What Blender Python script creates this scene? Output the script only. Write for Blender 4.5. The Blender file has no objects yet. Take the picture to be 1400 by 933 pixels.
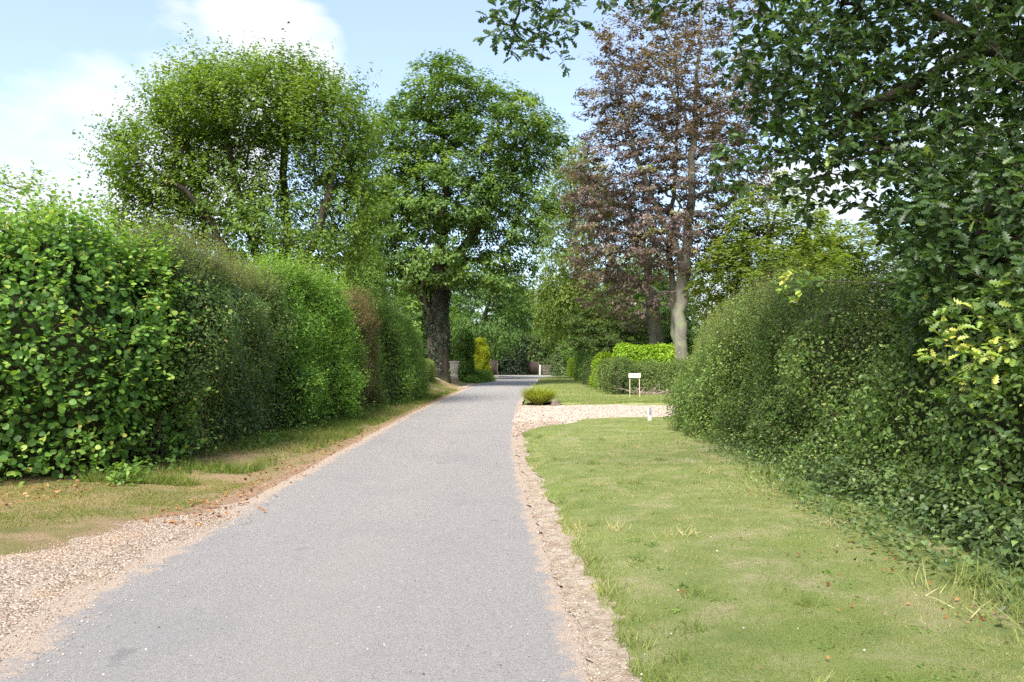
import bpy, math, random
import numpy as np
from mathutils import Vector, Matrix

rng = np.random.default_rng(7)
random.seed(7)
scene = bpy.context.scene
COL = scene.collection
R = math.radians

# ------------------------------------------------------------------ camera
cam_d = bpy.data.cameras.new('camera')
cam = bpy.data.objects.new('camera', cam_d)
COL.objects.link(cam)
cam.location = (0, 0, 1.7)
cam.rotation_euler = (R(90 + 1.555), 0, 0)
cam_d.sensor_width = 36
cam_d.lens = 27.0
cam_d.clip_start = 0.05
cam_d.clip_end = 3000
scene.camera = cam

# ------------------------------------------------------------------ sun and sky
SUN = Vector((-0.24, -0.62, 0.75)).normalized()          # towards the sun
sun_d = bpy.data.lights.new('sun', 'SUN')
sun_d.energy = 3.4
sun_d.angle = R(20.0)
sun_d.color = (1.0, 0.95, 0.87)
sun = bpy.data.objects.new('sun', sun_d)
COL.objects.link(sun)
sun.location = SUN * 60
sun.rotation_euler = SUN.to_track_quat('Z', 'Y').to_euler()

world = bpy.data.worlds.new('World')
scene.world = world
world.use_nodes = True
wt = world.node_tree
for n_ in list(wt.nodes):
    wt.nodes.remove(n_)


def wn(kind, **kw):
    n = wt.nodes.new(kind)
    for k, v in kw.items():
        setattr(n, k, v)
    return n


def wmath(op, a, b=None, clamp=False):
    n = wn('ShaderNodeMath', operation=op, use_clamp=clamp)
    for i, v in enumerate((a, b)):
        if v is None:
            continue
        if isinstance(v, (int, float)):
            n.inputs[i].default_value = v
        else:
            wt.links.new(v, n.inputs[i])
    return n.outputs[0]


sky = wn('ShaderNodeTexSky', sky_type='NISHITA')
sky.sun_disc = False
sky.sun_elevation = math.asin(SUN.z)
sky.sun_rotation = math.atan2(SUN.x, SUN.y)
sky.air_density = 1.0
sky.dust_density = 1.7
sky.ozone_density = 2.2
tc = wn('ShaderNodeTexCoord')
mp = wn('ShaderNodeMapping')
mp.inputs['Scale'].default_value = (3.2, 3.2, 7.0)
mp.inputs['Location'].default_value = (1.3, 0.4, 2.2)
wt.links.new(tc.outputs['Generated'], mp.inputs['Vector'])
nz = wn('ShaderNodeTexNoise')
nz.inputs['Scale'].default_value = 1.0
nz.inputs['Detail'].default_value = 9
nz.inputs['Roughness'].default_value = 0.58
wt.links.new(mp.outputs[0], nz.inputs['Vector'])
# banks of cloud standing round the sky: (azimuth from the road's line, elevation, angular radius) in degrees
CLOUDS = [(-33, 15, 8), (-28, 16, 8.5), (-23, 18.5, 8), (-19.5, 20.5, 7), (-16.5, 21, 6), (-30, 11, 8), (-22, 14, 8),
          (22, 9, 9), (33, 14, 11), (12, 4, 9), (58, 12, 15), (75, 33, 18), (-62, 30, 16), (-85, 14, 18),
          (-120, 36, 20), (-150, 16, 18), (120, 22, 20), (160, 34, 20), (178, 12, 16), (95, 60, 16)]
acc = None
for az, el, rad in CLOUDS:
    c = (math.sin(R(az)) * math.cos(R(el)), math.cos(R(az)) * math.cos(R(el)), math.sin(R(el)))
    dt = wn('ShaderNodeVectorMath', operation='DOT_PRODUCT')
    wt.links.new(tc.outputs['Generated'], dt.inputs[0])
    dt.inputs[1].default_value = c
    mr = wn('ShaderNodeMapRange', interpolation_type='SMOOTHSTEP')
    mr.inputs['From Min'].default_value = math.cos(R(rad))
    mr.inputs['From Max'].default_value = math.cos(R(rad * 0.25))
    wt.links.new(dt.outputs['Value'], mr.inputs['Value'])
    acc = mr.outputs[0] if acc is None else wmath('MAXIMUM', acc, mr.outputs[0])
dens = wmath('ADD', wmath('MULTIPLY', acc, 0.40), wmath('SUBTRACT', nz.outputs['Fac'], 0.5))
cr = wn('ShaderNodeMapRange', interpolation_type='SMOOTHSTEP')
cr.inputs['From Min'].default_value = 0.16
cr.inputs['From Max'].default_value = 0.46
wt.links.new(dens, cr.inputs['Value'])
veil = wmath('MAXIMUM', wmath('MULTIPLY', cr.outputs[0], 0.92), 0.20)
mx = wn('ShaderNodeMix', data_type='RGBA')
wt.links.new(veil, mx.inputs[0])
wt.links.new(sky.outputs[0], mx.inputs[6])
mx.inputs[7].default_value = (3.45, 3.5, 3.65, 1)
bg = wn('ShaderNodeBackground')
bg.inputs['Strength'].default_value = 0.14
wt.links.new(mx.outputs[2], bg.inputs[0])
wo = wn('ShaderNodeOutputWorld')
wt.links.new(bg.outputs[0], wo.inputs[0])

scene.view_settings.view_transform = 'Standard'
scene.view_settings.look = 'None'
scene.view_settings.exposure = 1.34
scene.view_settings.gamma = 1.0
scene.view_settings.use_curve_mapping = False
scene.render.engine = 'CYCLES'
cy = scene.cycles
cy.max_bounces = 10
cy.diffuse_bounces = 7
cy.glossy_bounces = 2
cy.transmission_bounces = 6
cy.use_denoising = False
cy.sample_clamp_indirect = 8
cy.caustics_reflective = False
cy.caustics_refractive = False


# ================================================================== helpers
def nodes_of(name):
    m = bpy.data.materials.new(name)
    m.use_nodes = True
    nt = m.node_tree
    for n in list(nt.nodes):
        nt.nodes.remove(n)
    return m, nt


class NB:
    """small node builder"""
    def __init__(s, name):
        s.m, s.t = nodes_of(name)
        s.out = s.n('ShaderNodeOutputMaterial')

    def n(s, kind, **kw):
        n = s.t.nodes.new(kind)
        for k, v in kw.items():
            setattr(n, k, v)
        return n

    def l(s, a, b):
        s.t.links.new(a, b)

    def coord(s):
        if not hasattr(s, '_c'):
            s._c = s.n('ShaderNodeTexCoord')
        return s._c.outputs['Object']

    def noise(s, scale, detail=4, rough=0.55, vec=None, stretch=None):
        n = s.n('ShaderNodeTexNoise')
        n.inputs['Scale'].default_value = scale
        n.inputs['Detail'].default_value = detail
        n.inputs['Roughness'].default_value = rough
        v = vec or s.coord()
        if stretch:
            mp = s.n('ShaderNodeMapping')
            mp.inputs['Scale'].default_value = stretch
            s.l(v, mp.inputs[0])
            v = mp.outputs[0]
        s.l(v, n.inputs['Vector'])
        return n.outputs['Fac']

    def voro(s, scale, out='Color'):
        n = s.n('ShaderNodeTexVoronoi')
        n.inputs['Scale'].default_value = scale
        s.l(s.coord(), n.inputs['Vector'])
        return n.outputs[out]

    def attr(s, name):
        n = s.n('ShaderNodeAttribute', attribute_name=name)
        return n.outputs['Fac']

    def ramp(s, fac, stops, interp='LINEAR'):
        n = s.n('ShaderNodeValToRGB')
        n.color_ramp.interpolation = interp
        e = n.color_ramp.elements
        while len(e) < len(stops):
            e.new(0.5)
        for i, (p, c) in enumerate(stops):
            e[i].position = p
            e[i].color = (*c, 1) if len(c) == 3 else c
        s.l(fac, n.inputs[0])
        return n.outputs[0]

    def mix(s, fac, a, b, blend='MIX'):
        n = s.n('ShaderNodeMix', data_type='RGBA', blend_type=blend)
        for i, v in ((0, fac), (6, a), (7, b)):
            if isinstance(v, (int, float)):
                n.inputs[i].default_value = v
            elif isinstance(v, tuple):
                n.inputs[i].default_value = (*v, 1)
            else:
                s.l(v, n.inputs[i])
        return n.outputs[2]

    def rng(s, v, a, b, lo=0.0, hi=1.0):
        n = s.n('ShaderNodeMapRange', interpolation_type='SMOOTHSTEP')
        s.l(v, n.inputs['Value'])
        for k, x in (('From Min', a), ('From Max', b), ('To Min', lo), ('To Max', hi)):
            n.inputs[k].default_value = x
        return n.outputs[0]

    def math(s, op, a, b):
        n = s.n('ShaderNodeMath', operation=op)
        for i, v in enumerate((a, b)):
            if isinstance(v, (int, float)):
                n.inputs[i].default_value = v
            else:
                s.l(v, n.inputs[i])
        return n.outputs[0]

    def bsdf(s, col, rough=0.8, spec=0.3, bump=None, dist=0.01, strength=1.0):
        p = s.n('ShaderNodeBsdfPrincipled')
        if isinstance(col, tuple):
            p.inputs['Base Color'].default_value = (*col, 1)
        else:
            s.l(col, p.inputs['Base Color'])
        p.inputs['Roughness'].default_value = rough
        p.inputs['Specular IOR Level'].default_value = spec
        if bump is not None:
            b = s.n('ShaderNodeBump')
            b.inputs['Distance'].default_value = dist
            b.inputs['Strength'].default_value = strength
            s.l(bump, b.inputs['Height'])
            s.l(b.outputs[0], p.inputs['Normal'])
        return p.outputs[0]

    def done(s, sh):
        s.l(sh, s.out.inputs[0])
        return s.m


LEAFGAIN = {'grass_blades': 1.0, 'verge_grass_blades': 1.0, 'dead_leaf': 1.0, 'golden_leaf': 1.0, 'clump_grass': 1.0, 'lime_leaf': 1.05, 'copper_beech_leaf': 1.15, 'hawthorn_leaf': 1.5, 'near_oak_leaf': 1.4, 'dark_hedge_leaf': 1.7, 'bright_hedge_leaf': 1.35, 'mid_green_leaf': 1.42, 'near_black_leaf': 1.0, 'willowy_leaf': 1.2, 'oak_leaf': 1.3, 'ivy_leaf': 1.2}


def foliage(name, stops, trans=0.32, rough=0.48, spec=0.35):
    b = NB(name)
    g = LEAFGAIN.get(name, 1.28)
    stops = [(p_, (c_[0] * g * 1.04, c_[1] * g, c_[2] * g * .92)) for p_, c_ in stops]
    c = b.ramp(b.attr('tint'), stops)
    p = b.bsdf(c, rough, spec)
    t = b.n('ShaderNodeBsdfTranslucent')
    b.l(b.mix(1.0, c, (1.5, 1.45, 0.6), 'MULTIPLY'), t.inputs[0])
    m = b.n('ShaderNodeMixShader')
    m.inputs[0].default_value = min(.5, trans + .13)
    b.l(p, m.inputs[1])
    b.l(t.outputs[0], m.inputs[2])
    return b.done(m.outputs[0])


def bark(name, c1, c2, sc=6.0, moss=None):
    b = NB(name)
    n1 = b.noise(sc, 6, 0.65, stretch=(1, 1, 0.22))
    c = b.ramp(n1, [(0.3, c1), (0.68, c2)])
    if moss:
        c = b.mix(b.rng(b.noise(1.3, 4), 0.48, 0.66), c, moss)
    return b.done(b.bsdf(c, 0.9, 0.15, n1, 0.05, 0.8))


def plain(name, c1, c2, sc=12.0, rough=0.7, spec=0.25, dist=0.004):
    b = NB(name)
    n1 = b.noise(sc, 6, 0.6)
    return b.done(b.bsdf(b.ramp(n1, [(0.32, c1), (0.68, c2)]), rough, spec, n1, dist, 0.7))


def link(o, parent=None):
    COL.objects.link(o)
    if parent is not None:
        o.parent = parent
    return o


def tag(o, label=None, cat=None, group=None, kind=None):
    for k, v in (('label', label), ('category', cat), ('group', group), ('kind', kind)):
        if v:
            o[k] = v
    return o


def thing(name, label, cat, loc=(0, 0, 0), group=None):
    o = bpy.data.objects.new(name, None)
    o.empty_display_size = 0.2
    o.location = loc
    link(o)
    return tag(o, label, cat, group)


def raw_mesh(name, V, F, mat=None, attrs=None, smooth=False):
    """V (n,3); F (m,k) array of one polygon size, or list of such arrays"""
    me = bpy.data.meshes.new(name)
    Fs = F if isinstance(F, list) else [F]
    Fs = [np.asarray(f, dtype=np.int32) for f in Fs if len(f)]
    V = np.asarray(V, dtype=np.float32)
    me.vertices.add(len(V))
    me.vertices.foreach_set('co', V.ravel())
    nl = sum(f.size for f in Fs)
    npoly = sum(len(f) for f in Fs)
    me.loops.add(nl)
    me.loops.foreach_set('vertex_index', np.concatenate([f.ravel() for f in Fs]))
    me.polygons.add(npoly)
    tot = np.concatenate([np.full(len(f), f.shape[1], dtype=np.int32) for f in Fs])
    st = np.concatenate(([0], np.cumsum(tot)[:-1])).astype(np.int32)
    me.polygons.foreach_set('loop_start', st)
    me.polygons.foreach_set('loop_total', tot)
    if smooth:
        me.polygons.foreach_set('use_smooth', np.ones(npoly, dtype=bool))
    for k, a in (attrs or {}).items():
        at = me.attributes.new(k, 'FLOAT', 'POINT')
        at.data.foreach_set('value', np.asarray(a, dtype=np.float32))
    me.update(calc_edges=True)
    if mat:
        me.materials.append(mat)
    return me


def mesh_obj(name, V, F, mat, parent=None, attrs=None, smooth=False, kind=None):
    o = bpy.data.objects.new(name, raw_mesh(name, V, F, mat, attrs, smooth))
    link(o, parent)
    if kind:
        o['kind'] = kind
    return o


def nrm(v):
    return v / np.maximum(np.linalg.norm(v, axis=-1, keepdims=True), 1e-9)


def sstep(a, b, x):
    t = np.clip((np.asarray(x, dtype=float) - a) / (b - a), 0, 1)
    return t * t * (3 - 2 * t)


def vnoise(P, scale, seed=0):
    """3-D value noise in -1..1"""
    p = np.asarray(P, dtype=np.float64) * scale + seed * 17.31 + 1000.0
    i = np.floor(p).astype(np.int64)
    f = p - i
    f = f * f * (3 - 2 * f)
    out = 0
    for dx in (0, 1):
        for dy in (0, 1):
            for dz in (0, 1):
                h = ((i[..., 0] + dx) * 374761393 + (i[..., 1] + dy) * 668265263 + (i[..., 2] + dz) * 2147483647 + seed * 97) & 0xffffffff
                h = ((h ^ (h >> 13)) * 1274126177) & 0xffffffff
                h = (h ^ (h >> 16)) & 0xffff
                w = (f[..., 0] if dx else 1 - f[..., 0]) * (f[..., 1] if dy else 1 - f[..., 1]) * (f[..., 2] if dz else 1 - f[..., 2])
                out = out + w * (h / 32767.5 - 1)
    return out


def n1d(y, scale, seed=0):
    y = np.asarray(y, dtype=float)
    return vnoise(np.stack([y, np.zeros_like(y), np.zeros_like(y)], -1), scale, seed)


# ---- leaf templates: (verts, faces); length along +Y, blade normal +Z
def tpl_stations(st, fold=0.12, droop=0.15):
    V, F = [], []
    for t, w in st:
        z = -droop * t * t
        V += [(-w, t, z + fold * w), (0, t, z), (w, t, z + fold * w)]
    for i in range(len(st) - 1):
        a, b = 3 * i, 3 * i + 3
        F += [(a, a + 1, b + 1, b), (a + 1, a + 2, b + 2, b + 1)]
    return np.array(V, float), np.array(F)


T_DIAMOND = (np.array([(0, 0, 0), (.30, .42, .10), (0, 1, -.06), (-.30, .42, .10)], float), np.array([(0, 1, 2), (0, 2, 3)]))
T_NARROW = (np.array([(0, 0, 0), (.17, .42, .06), (0, 1, -.12), (-.17, .42, .06)], float), np.array([(0, 1, 2), (0, 2, 3)]))
T_ROUND = tpl_stations([(0, .03), (.15, .30), (.45, .46), (.75, .36), (1, .02)], 0.18, 0.22)
def tpl_halves(edge, fold=.2, droop=.12):
    """two flat halves meeting at the midrib; edge: (t, half width) from base to tip"""
    V = [(0, 0, 0)] + [(w, t, fold * w - droop * t * t) for t, w in edge] + [(0, 1, -droop)] + [(-w, t, fold * w - droop * t * t) for t, w in reversed(edge)]
    m = len(edge)
    return np.array(V, float), np.array([list(range(m + 2)), [0] + list(range(m + 1, 2 * m + 2))])


T_OVAL = tpl_halves([(.3, .27), (.7, .24)], .3, .15)
T_ROUND_S = tpl_halves([(.12, .28), (.45, .45), (.8, .32)], .18, .18)
T_IVY_S = tpl_halves([(-.06, .34), (.4, .36)], .18, .12)
T_OAK_S = tpl_halves([(.22, .18), (.33, .07), (.46, .28), (.56, .11), (.70, .33), (.80, .15), (.9, .2)], .22, .18)
T_IVY = tpl_stations([(-.08, .22), (.12, .44), (.38, .34), (.62, .18), (1, .02)], 0.18, 0.15)
T_OAK = tpl_stations([(0, .025), (.13, .05), (.23, .19), (.32, .08), (.44, .29), (.54, .11), (.67, .34), (.77, .14), (.88, .22), (1, .05)], 0.22, 0.2)
T_BLADE1 = (np.array([(-.5, 0, 0), (.5, 0, 0), (.0, 1, .25)], float), np.array([(0, 1, 2)]))
T_BLADE = (np.array([(-.5, 0, 0), (.5, 0, 0), (.34, .55, .10), (-.34, .55, .10), (.06, 1, .36), (-.06, 1, .36)], float), np.array([(0, 1, 2, 3), (3, 2, 4, 5)]))


def frames(d, n):
    n = nrm(n)
    d = nrm(d - n * np.sum(d * n, -1, keepdims=True))
    x = np.cross(d, n)
    return x, d, n


def leaf_mesh(name, tpl, L, mat, parent=None, kind='stuff'):
    """L: dict pos d n size tint (width optional)"""
    tv, tf = tpl
    N = len(L['pos'])
    x, d, n = frames(L['d'], L['n'])
    s = L['size'][:, None, None]
    wd = L.get('width')
    wd = s if wd is None else wd[:, None, None]
    V = L['pos'][:, None, :] + tv[None, :, 0:1] * wd * x[:, None, :] + s * (tv[None, :, 1:2] * d[:, None, :]) + s * tv[None, :, 2:3] * n[:, None, :]
    k = len(tv)
    F = (tf[None, :, :] + (np.arange(N) * k)[:, None, None]).reshape(-1, tf.shape[1])
    return mesh_obj(name, V.reshape(-1, 3), F, mat, parent, {'tint': np.repeat(np.clip(L['tint'], 0, 1), k)}, kind=kind)


def cat(*Ls):
    Ls = [l for l in Ls if len(l['pos'])]
    return {k: np.concatenate([l[k] for l in Ls]) for k in ('pos', 'd', 'n', 'size', 'tint')}


def sel(L, m):
    return {k: v[m] for k, v in L.items()}


CAMP = np.array([0, 0, 1.7])


def leaves_split(tpl, L, mat, parent, n_single=300, cheap=None):
    """the leaves that show largest from the road as single parts, the rest joined"""
    v = CAMP - L['pos']
    dist = np.linalg.norm(v, axis=1)
    face = np.abs(np.sum(nrm(L['n']) * nrm(v), -1))
    px = L['pos'][:, 0] / np.maximum(L['pos'][:, 1], .1)
    pz = (L['pos'][:, 2] - 1.7) / np.maximum(L['pos'][:, 1], .1)
    inside = (np.abs(px) < 0.66) & (pz < 0.47) & (pz > -.42)
    out = L.get('outer', np.ones(len(dist)))
    score = L['size'] * (0.35 + face) / dist * inside * out
    order = np.argsort(-score)
    order = order[score[order] > 0]
    pick = order[:n_single]
    buckets = {}
    x, d, n = frames(L['d'][pick], L['n'][pick])
    pinv = parent.matrix_world.inverted() if parent else Matrix()
    for j, i in enumerate(pick):
        b = int(np.clip(L['tint'][i], 0, .999) * 6)
        if b not in buckets:
            me = raw_mesh('leaf', tpl[0], tpl[1], mat, {'tint': np.full(len(tpl[0]), (b + .5) / 6)})
            buckets[b] = me
        o = bpy.data.objects.new('leaf', buckets[b])
        s = float(L['size'][i])
        M = Matrix(((x[j, 0] * s, d[j, 0] * s, n[j, 0] * s, L['pos'][i, 0]),
                    (x[j, 1] * s, d[j, 1] * s, n[j, 1] * s, L['pos'][i, 1]),
                    (x[j, 2] * s, d[j, 2] * s, n[j, 2] * s, L['pos'][i, 2]), (0, 0, 0, 1)))
        link(o, parent)
        o.matrix_basis = M
    rest = np.ones(len(dist), bool)
    rest[pick] = False
    keys = ('pos', 'd', 'n', 'size', 'tint')
    leaf_mesh('leaves', cheap or tpl, {k: L[k][rest] for k in keys}, mat, parent)


# ---- tubes
def tube_chain(P, Rr, sides, V, F):
    """append one tapered tube along P"""
    P = np.asarray(P, float)
    base = len(V)
    t = np.gradient(P, axis=0) if len(P) > 1 else np.array([[0, 0, 1.]])
    t = nrm(t)
    ref = np.array([1., 0, 0]) if abs(t[0][0]) < .8 else np.array([0, 1., 0])
    a = nrm(np.cross(t[0], ref))
    an = np.arange(sides) * 2 * np.pi / sides
    for i in range(len(P)):
        a = nrm(a - t[i] * np.dot(a, t[i]))
        b = np.cross(t[i], a)
        for q in an:
            V.append(P[i] + Rr[i] * (a * math.cos(q) + b * math.sin(q)))
    for i in range(len(P) - 1):
        for k in range(sides):
            k2 = (k + 1) % sides
            F.append((base + i * sides + k, base + i * sides + k2, base + (i + 1) * sides + k2, base + (i + 1) * sides + k))


def rand_dirs(n):
    return nrm(rng.normal(size=(n, 3)))


# ================================================================== ground plan
YR = [-4, 4, 6.3, 9.7, 15.5, 22, 32, 45, 64, 75, 84, 89, 92.5]
XR = [.5, .45, .36, .2, .09, .15, .37, .9, 2.1, 2.5, 3.4, 6, 14]
YL = [-4, 4.5, 5.7, 8.3, 11, 17, 25, 40, 50, 66, 85, 92.5]
XL = [-3.0, -3.0, -3.2, -3.16, -3.19, -3.24, -3.3, -3.1, -2.9, -2.5, -1.7, -1.4]


def xr(y):
    return np.interp(y, YR, XR)


def xl(y):
    return np.interp(y, YL, XL)


def bank(y):
    return .6 * sstep(36, 51, y) * (1 - sstep(57, 60, y))


def z_left(x, y):
    t = np.maximum(xl(y) - x, 0)
    return .0 + .10 * sstep(0, 2, t) + bank(y) * sstep(.6, 2.2, t) + .03 * vnoise(np.stack([x, y, 0 * x], -1), 1.7, 3) * sstep(.1, .6, t)


def lip(y):
    return xr(y) + .25 - .09 * sstep(8, 14, y) + .08 * n1d(y, 1.6, 5) + .05 * n1d(y, 6, 6) + 1.5 * sstep(18.3, 21.6, y)


def z_lawn(x, y):
    t = np.maximum(x - lip(y), 0)
    return .035 + .055 * sstep(0, .35, t) + .022 * t + .012 * vnoise(np.stack([x, y, 0 * x], -1), 2.2, 9)


def z_lawn2(x, y):
    t = np.maximum(x - xr(y), 0)
    return .012 + .05 * sstep(0, 1, t) + .012 * t


def ground_z(x, y):
    x = np.asarray(x, float)
    y = np.asarray(y, float)
    return np.where(x < xl(y), z_left(x, y), np.where(x > xr(y), np.where(y < 21.6, z_lawn(x, y), z_lawn2(x, y)), 0.0))


def strip(name, ys, fl, fr, nx, zf, mat, extra=None, kind='structure', parent=None):
    ys = np.asarray(ys, float)
    a, b = fl(ys), fr(ys)
    u = np.linspace(0, 1, nx)
    X = a[:, None] * (1 - u) + b[:, None] * u
    Y = np.repeat(ys[:, None], nx, 1)
    Z = zf(X, Y)
    V = np.stack([X, Y, Z], -1).reshape(-1, 3)
    ny = len(ys)
    i = np.arange(ny - 1)[:, None] * nx + np.arange(nx - 1)[None, :]
    F = np.stack([i, i + 1, i + nx + 1, i + nx], -1).reshape(-1, 4)
    at = {}
    if extra:
        for k, fn in extra.items():
            at[k] = fn(X, Y).reshape(-1)
    return mesh_obj(name, V, F, mat, parent, at, smooth=True, kind=kind)


def geo(y0, y1, d0, g):
    out = [y0]
    d = d0
    while out[-1] < y1:
        out.append(out[-1] + d)
        d *= g
    out[-1] = y1
    return np.array(out)


# ---- ground materials
b = NB('asphalt')
fine = b.noise(190, 3, .7)
agg = b.voro(95, 'Color')
aggv = b.n('ShaderNodeSeparateColor')
b.l(agg, aggv.inputs[0])
mid = b.noise(7, 6, .65)
big = b.noise(.5, 4, .6)
col = b.ramp(fine, [(.22, (.245, .230, .217)), (.78, (.345, .325, .308))])
col = b.mix(b.rng(aggv.outputs[0], .72, .95, 0, .35), col, (.46, .43, .40))
col = b.mix(b.rng(aggv.outputs[1], .84, .97, 0, .42), col, (.13, .124, .12))
crown = b.math('ADD', b.attr('middle'), b.math('MULTIPLY', b.math('SUBTRACT', b.noise(1.0, 5, .65, stretch=(1.6, .35, 1)), .5), 1.3))
col = b.mix(b.rng(crown, .2, 1.1, 0, .5), col, b.ramp(b.noise(90, 3, .7), [(.3, (.22, .20, .185)), (.7, (.42, .388, .36))]))
col = b.mix(b.rng(big, .50, .66, 0, .32), col, (.235, .228, .23))
col = b.mix(b.rng(mid, .58, .75, 0, .35), col, (.40, .385, .37))
stain = b.rng(b.noise(1.9, 3, .5), .66, .74, 0, .4)
col = b.mix(stain, col, (.13, .128, .13))
dusty = b.math('ADD', b.attr('edge'), b.math('MULTIPLY', b.math('SUBTRACT', b.noise(4, 7, .72), .5), 1.35))
col = b.mix(b.rng(dusty, .62, .88, 0, .9), col, b.ramp(b.noise(70, 4, .7), [(.3, (.30, .215, .15)), (.7, (.60, .49, .39))]))
MAT_ASPHALT = b.done(b.bsdf(col, .82, .3, b.math('ADD', fine, b.math('MULTIPLY', aggv.outputs[2], .7)), .012, 1.0))

b = NB('gravel')
vc = b.voro(52, 'Color')
vd = b.voro(52, 'Distance')
sp = b.n('ShaderNodeSeparateColor')
b.l(vc, sp.inputs[0])
col = b.ramp(sp.outputs[0], [(0, (.15, .105, .075)), (.35, (.26, .195, .14)), (.7, (.35, .28, .215)), (1, (.48, .42, .36))])
col = b.mix(b.rng(b.noise(1.4, 4), .45, .7, 0, .5), col, (.42, .28, .17))
MAT_GRAVEL = b.done(b.bsdf(col, .85, .25, b.math('SUBTRACT', 1, vd), .02, .8))

b = NB('pale_gravel')
vc = b.voro(40, 'Color')
sp = b.n('ShaderNodeSeparateColor')
b.l(vc, sp.inputs[0])
col = b.ramp(sp.outputs[0], [(0, (.30, .215, .16)), (.35, (.44, .345, .27)), (1, (.60, .50, .405))])
col = b.mix(b.rng(b.noise(.7, 4), .5, .7, 0, .45), col, (.44, .31, .25))
MAT_PALE_GRAVEL = b.done(b.bsdf(col, .85, .25, sp.outputs[1], .01, .7))

b = NB('bare_soil')
n1 = b.noise(14, 8, .7)
col = b.ramp(n1, [(.3, (.22, .165, .12)), (.5, (.37, .30, .23)), (.72, (.52, .455, .375))])
col = b.mix(b.rng(b.noise(3, 4), .5, .68, 0, .6), col, (.25, .165, .105))
MAT_SOIL = b.done(b.bsdf(col, .95, .1, b.noise(38, 8, .7), .03, 1.0))

b = NB('lawn_turf')
n1 = b.noise(2.6, 6, .62)
col = b.ramp(n1, [(.30, (.15, .205, .06)), (.50, (.215, .255, .085)), (.64, (.31, .30, .15)), (.74, (.40, .34, .22))])
col = b.mix(b.rng(b.noise(30, 5, .7), .5, .72, 0, .7), col, (.22, .16, .085))
col = b.mix(b.rng(b.noise(.8, 4), .50, .7, 0, .5), col, (.19, .26, .05))
MAT_LAWN = b.done(b.bsdf(col, .9, .12, b.noise(70, 6, .75), .03, 1.0))

b = NB('rough_verge')
n1 = b.noise(2.2, 6, .62)
col = b.ramp(n1, [(.28, (.16, .17, .055)), (.44, (.25, .21, .09)), (.58, (.34, .25, .14)), (.76, (.38, .26, .16))])
col = b.mix(b.rng(b.noise(26, 5, .7), .5, .72, 0, .7), col, (.13, .085, .045))
col = b.mix(b.rng(b.math('ADD', b.attr('edge'), b.math('MULTIPLY', b.math('SUBTRACT', b.noise(3.5, 6, .7), .5), .9)), .5, .8), col,
            b.ramp(b.noise(22, 7, .7), [(.3, (.20, .115, .065)), (.52, (.36, .24, .16)), (.74, (.52, .41, .31))]))
MAT_VERGE = b.done(b.bsdf(col, .92, .12, b.noise(60, 6, .75), .035, 1.0))

b = NB('field_ground')
col = b.ramp(b.noise(1.1, 6, .6), [(.3, (.05, .075, .018)), (.55, (.085, .10, .03)), (.75, (.13, .10, .05))])
MAT_FIELD = b.done(b.bsdf(col, .95, .1, b.noise(20, 5), .04, .8))

# ---- ground sheets
S = 420
mesh_obj('ground', [(-S, -S, -.09), (S, -S, -.09), (S, S * 1.6, -.09), (-S, S * 1.6, -.09)], np.array([(0, 1, 2, 3)]), MAT_FIELD, kind='structure')

ys = geo(-3, 92, .07, 1.014)


def road_edge(X, Y):
    a, c = xl(Y), xr(Y)
    return np.clip(1 - np.minimum((X - a) / np.interp(Y, [4, 7, 10], [1.0, .8, .5]), (c - X) / .45), 0, 1)


def road_mid(X, Y):
    u = (X - xl(Y)) / (xr(Y) - xl(Y))
    return np.exp(-((u - .52) / .13) ** 2) + .35 * np.exp(-((u - .12) / .10) ** 2)


strip('road', ys, lambda y: xl(y) - .07 - .6 * (1 - sstep(8.5, 9.5, y)) + .05 * n1d(y, 1.3, 1) + .03 * n1d(y, 5, 2) - 1.6 * sstep(48, 51, y) * (1 - sstep(58, 60, y)),
      lambda y: xr(y) + .06 + .05 * n1d(y, 1.1, 3) + .035 * n1d(y, 6, 4),
      40, lambda X, Y: .012 - .012 * ((X - (xl(Y) + xr(Y)) / 2) / 1.7) ** 2 * (np.abs(X) < 3.5) + .004 * vnoise(np.stack([X, Y, 0 * X], -1), .8, 2), MAT_ASPHALT, {'edge': road_edge, 'middle': road_mid})
strip('crossing_road', geo(91.5, 99, .5, 1.0), lambda y: 0 * y - 4.5, lambda y: 0 * y + 70, 30, lambda X, Y: 0 * X - .006, MAT_ASPHALT, {'edge': lambda X, Y: 0 * X})
strip('left_verge', geo(6.3, 91, .09, 1.012), lambda y: 0 * y - 13, lambda y: xl(y) - .02 + .07 * n1d(y, 1.4, 11) + .04 * n1d(y, 6, 12), 70,
      lambda X, Y: z_left(X, Y) - .006, MAT_VERGE, {'edge': lambda X, Y: np.clip(1 - (xl(Y) - X) / np.interp(Y, [7, 10, 14, 40], [2.6, 1.1, .55, .45]), 0, 1)})
# gravel forecourt on the left, running out to a point along the road
ys = geo(1.5, 9.0, .04, 1.0)
strip('gravel_forecourt', ys,
      lambda y: np.where(y < 7.1, -13.0, np.minimum(-4.9 + (y - 7.1) * 1.0, -3.4)) + .10 * n1d(y, 2.2, 21) * (y > 7.0) - .3 * sstep(7.3, 6.9, y),
      lambda y: xl(y) - .02 + .16 * n1d(y, 1.0, 22) + .06 * n1d(y, 5, 23), 70,
      lambda X, Y: -.030 + .032 * sstep(-.16, .16, xl(Y) - X + .10 * vnoise(np.stack([X, Y, 0 * X], -1), 2.5, 14) + .07 * vnoise(np.stack([X, Y, 0 * X], -1), 9, 15)) + .022 * sstep(-.1, .6, xl(Y) - X) + .010 * sstep(-.1, .3, xl(Y) - X) * vnoise(np.stack([X, Y, 0 * X], -1), 3, 4) + .04 * sstep(5.5, 8, Y) * sstep(.3, 1.6, xl(Y) - X), MAT_GRAVEL)
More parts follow.
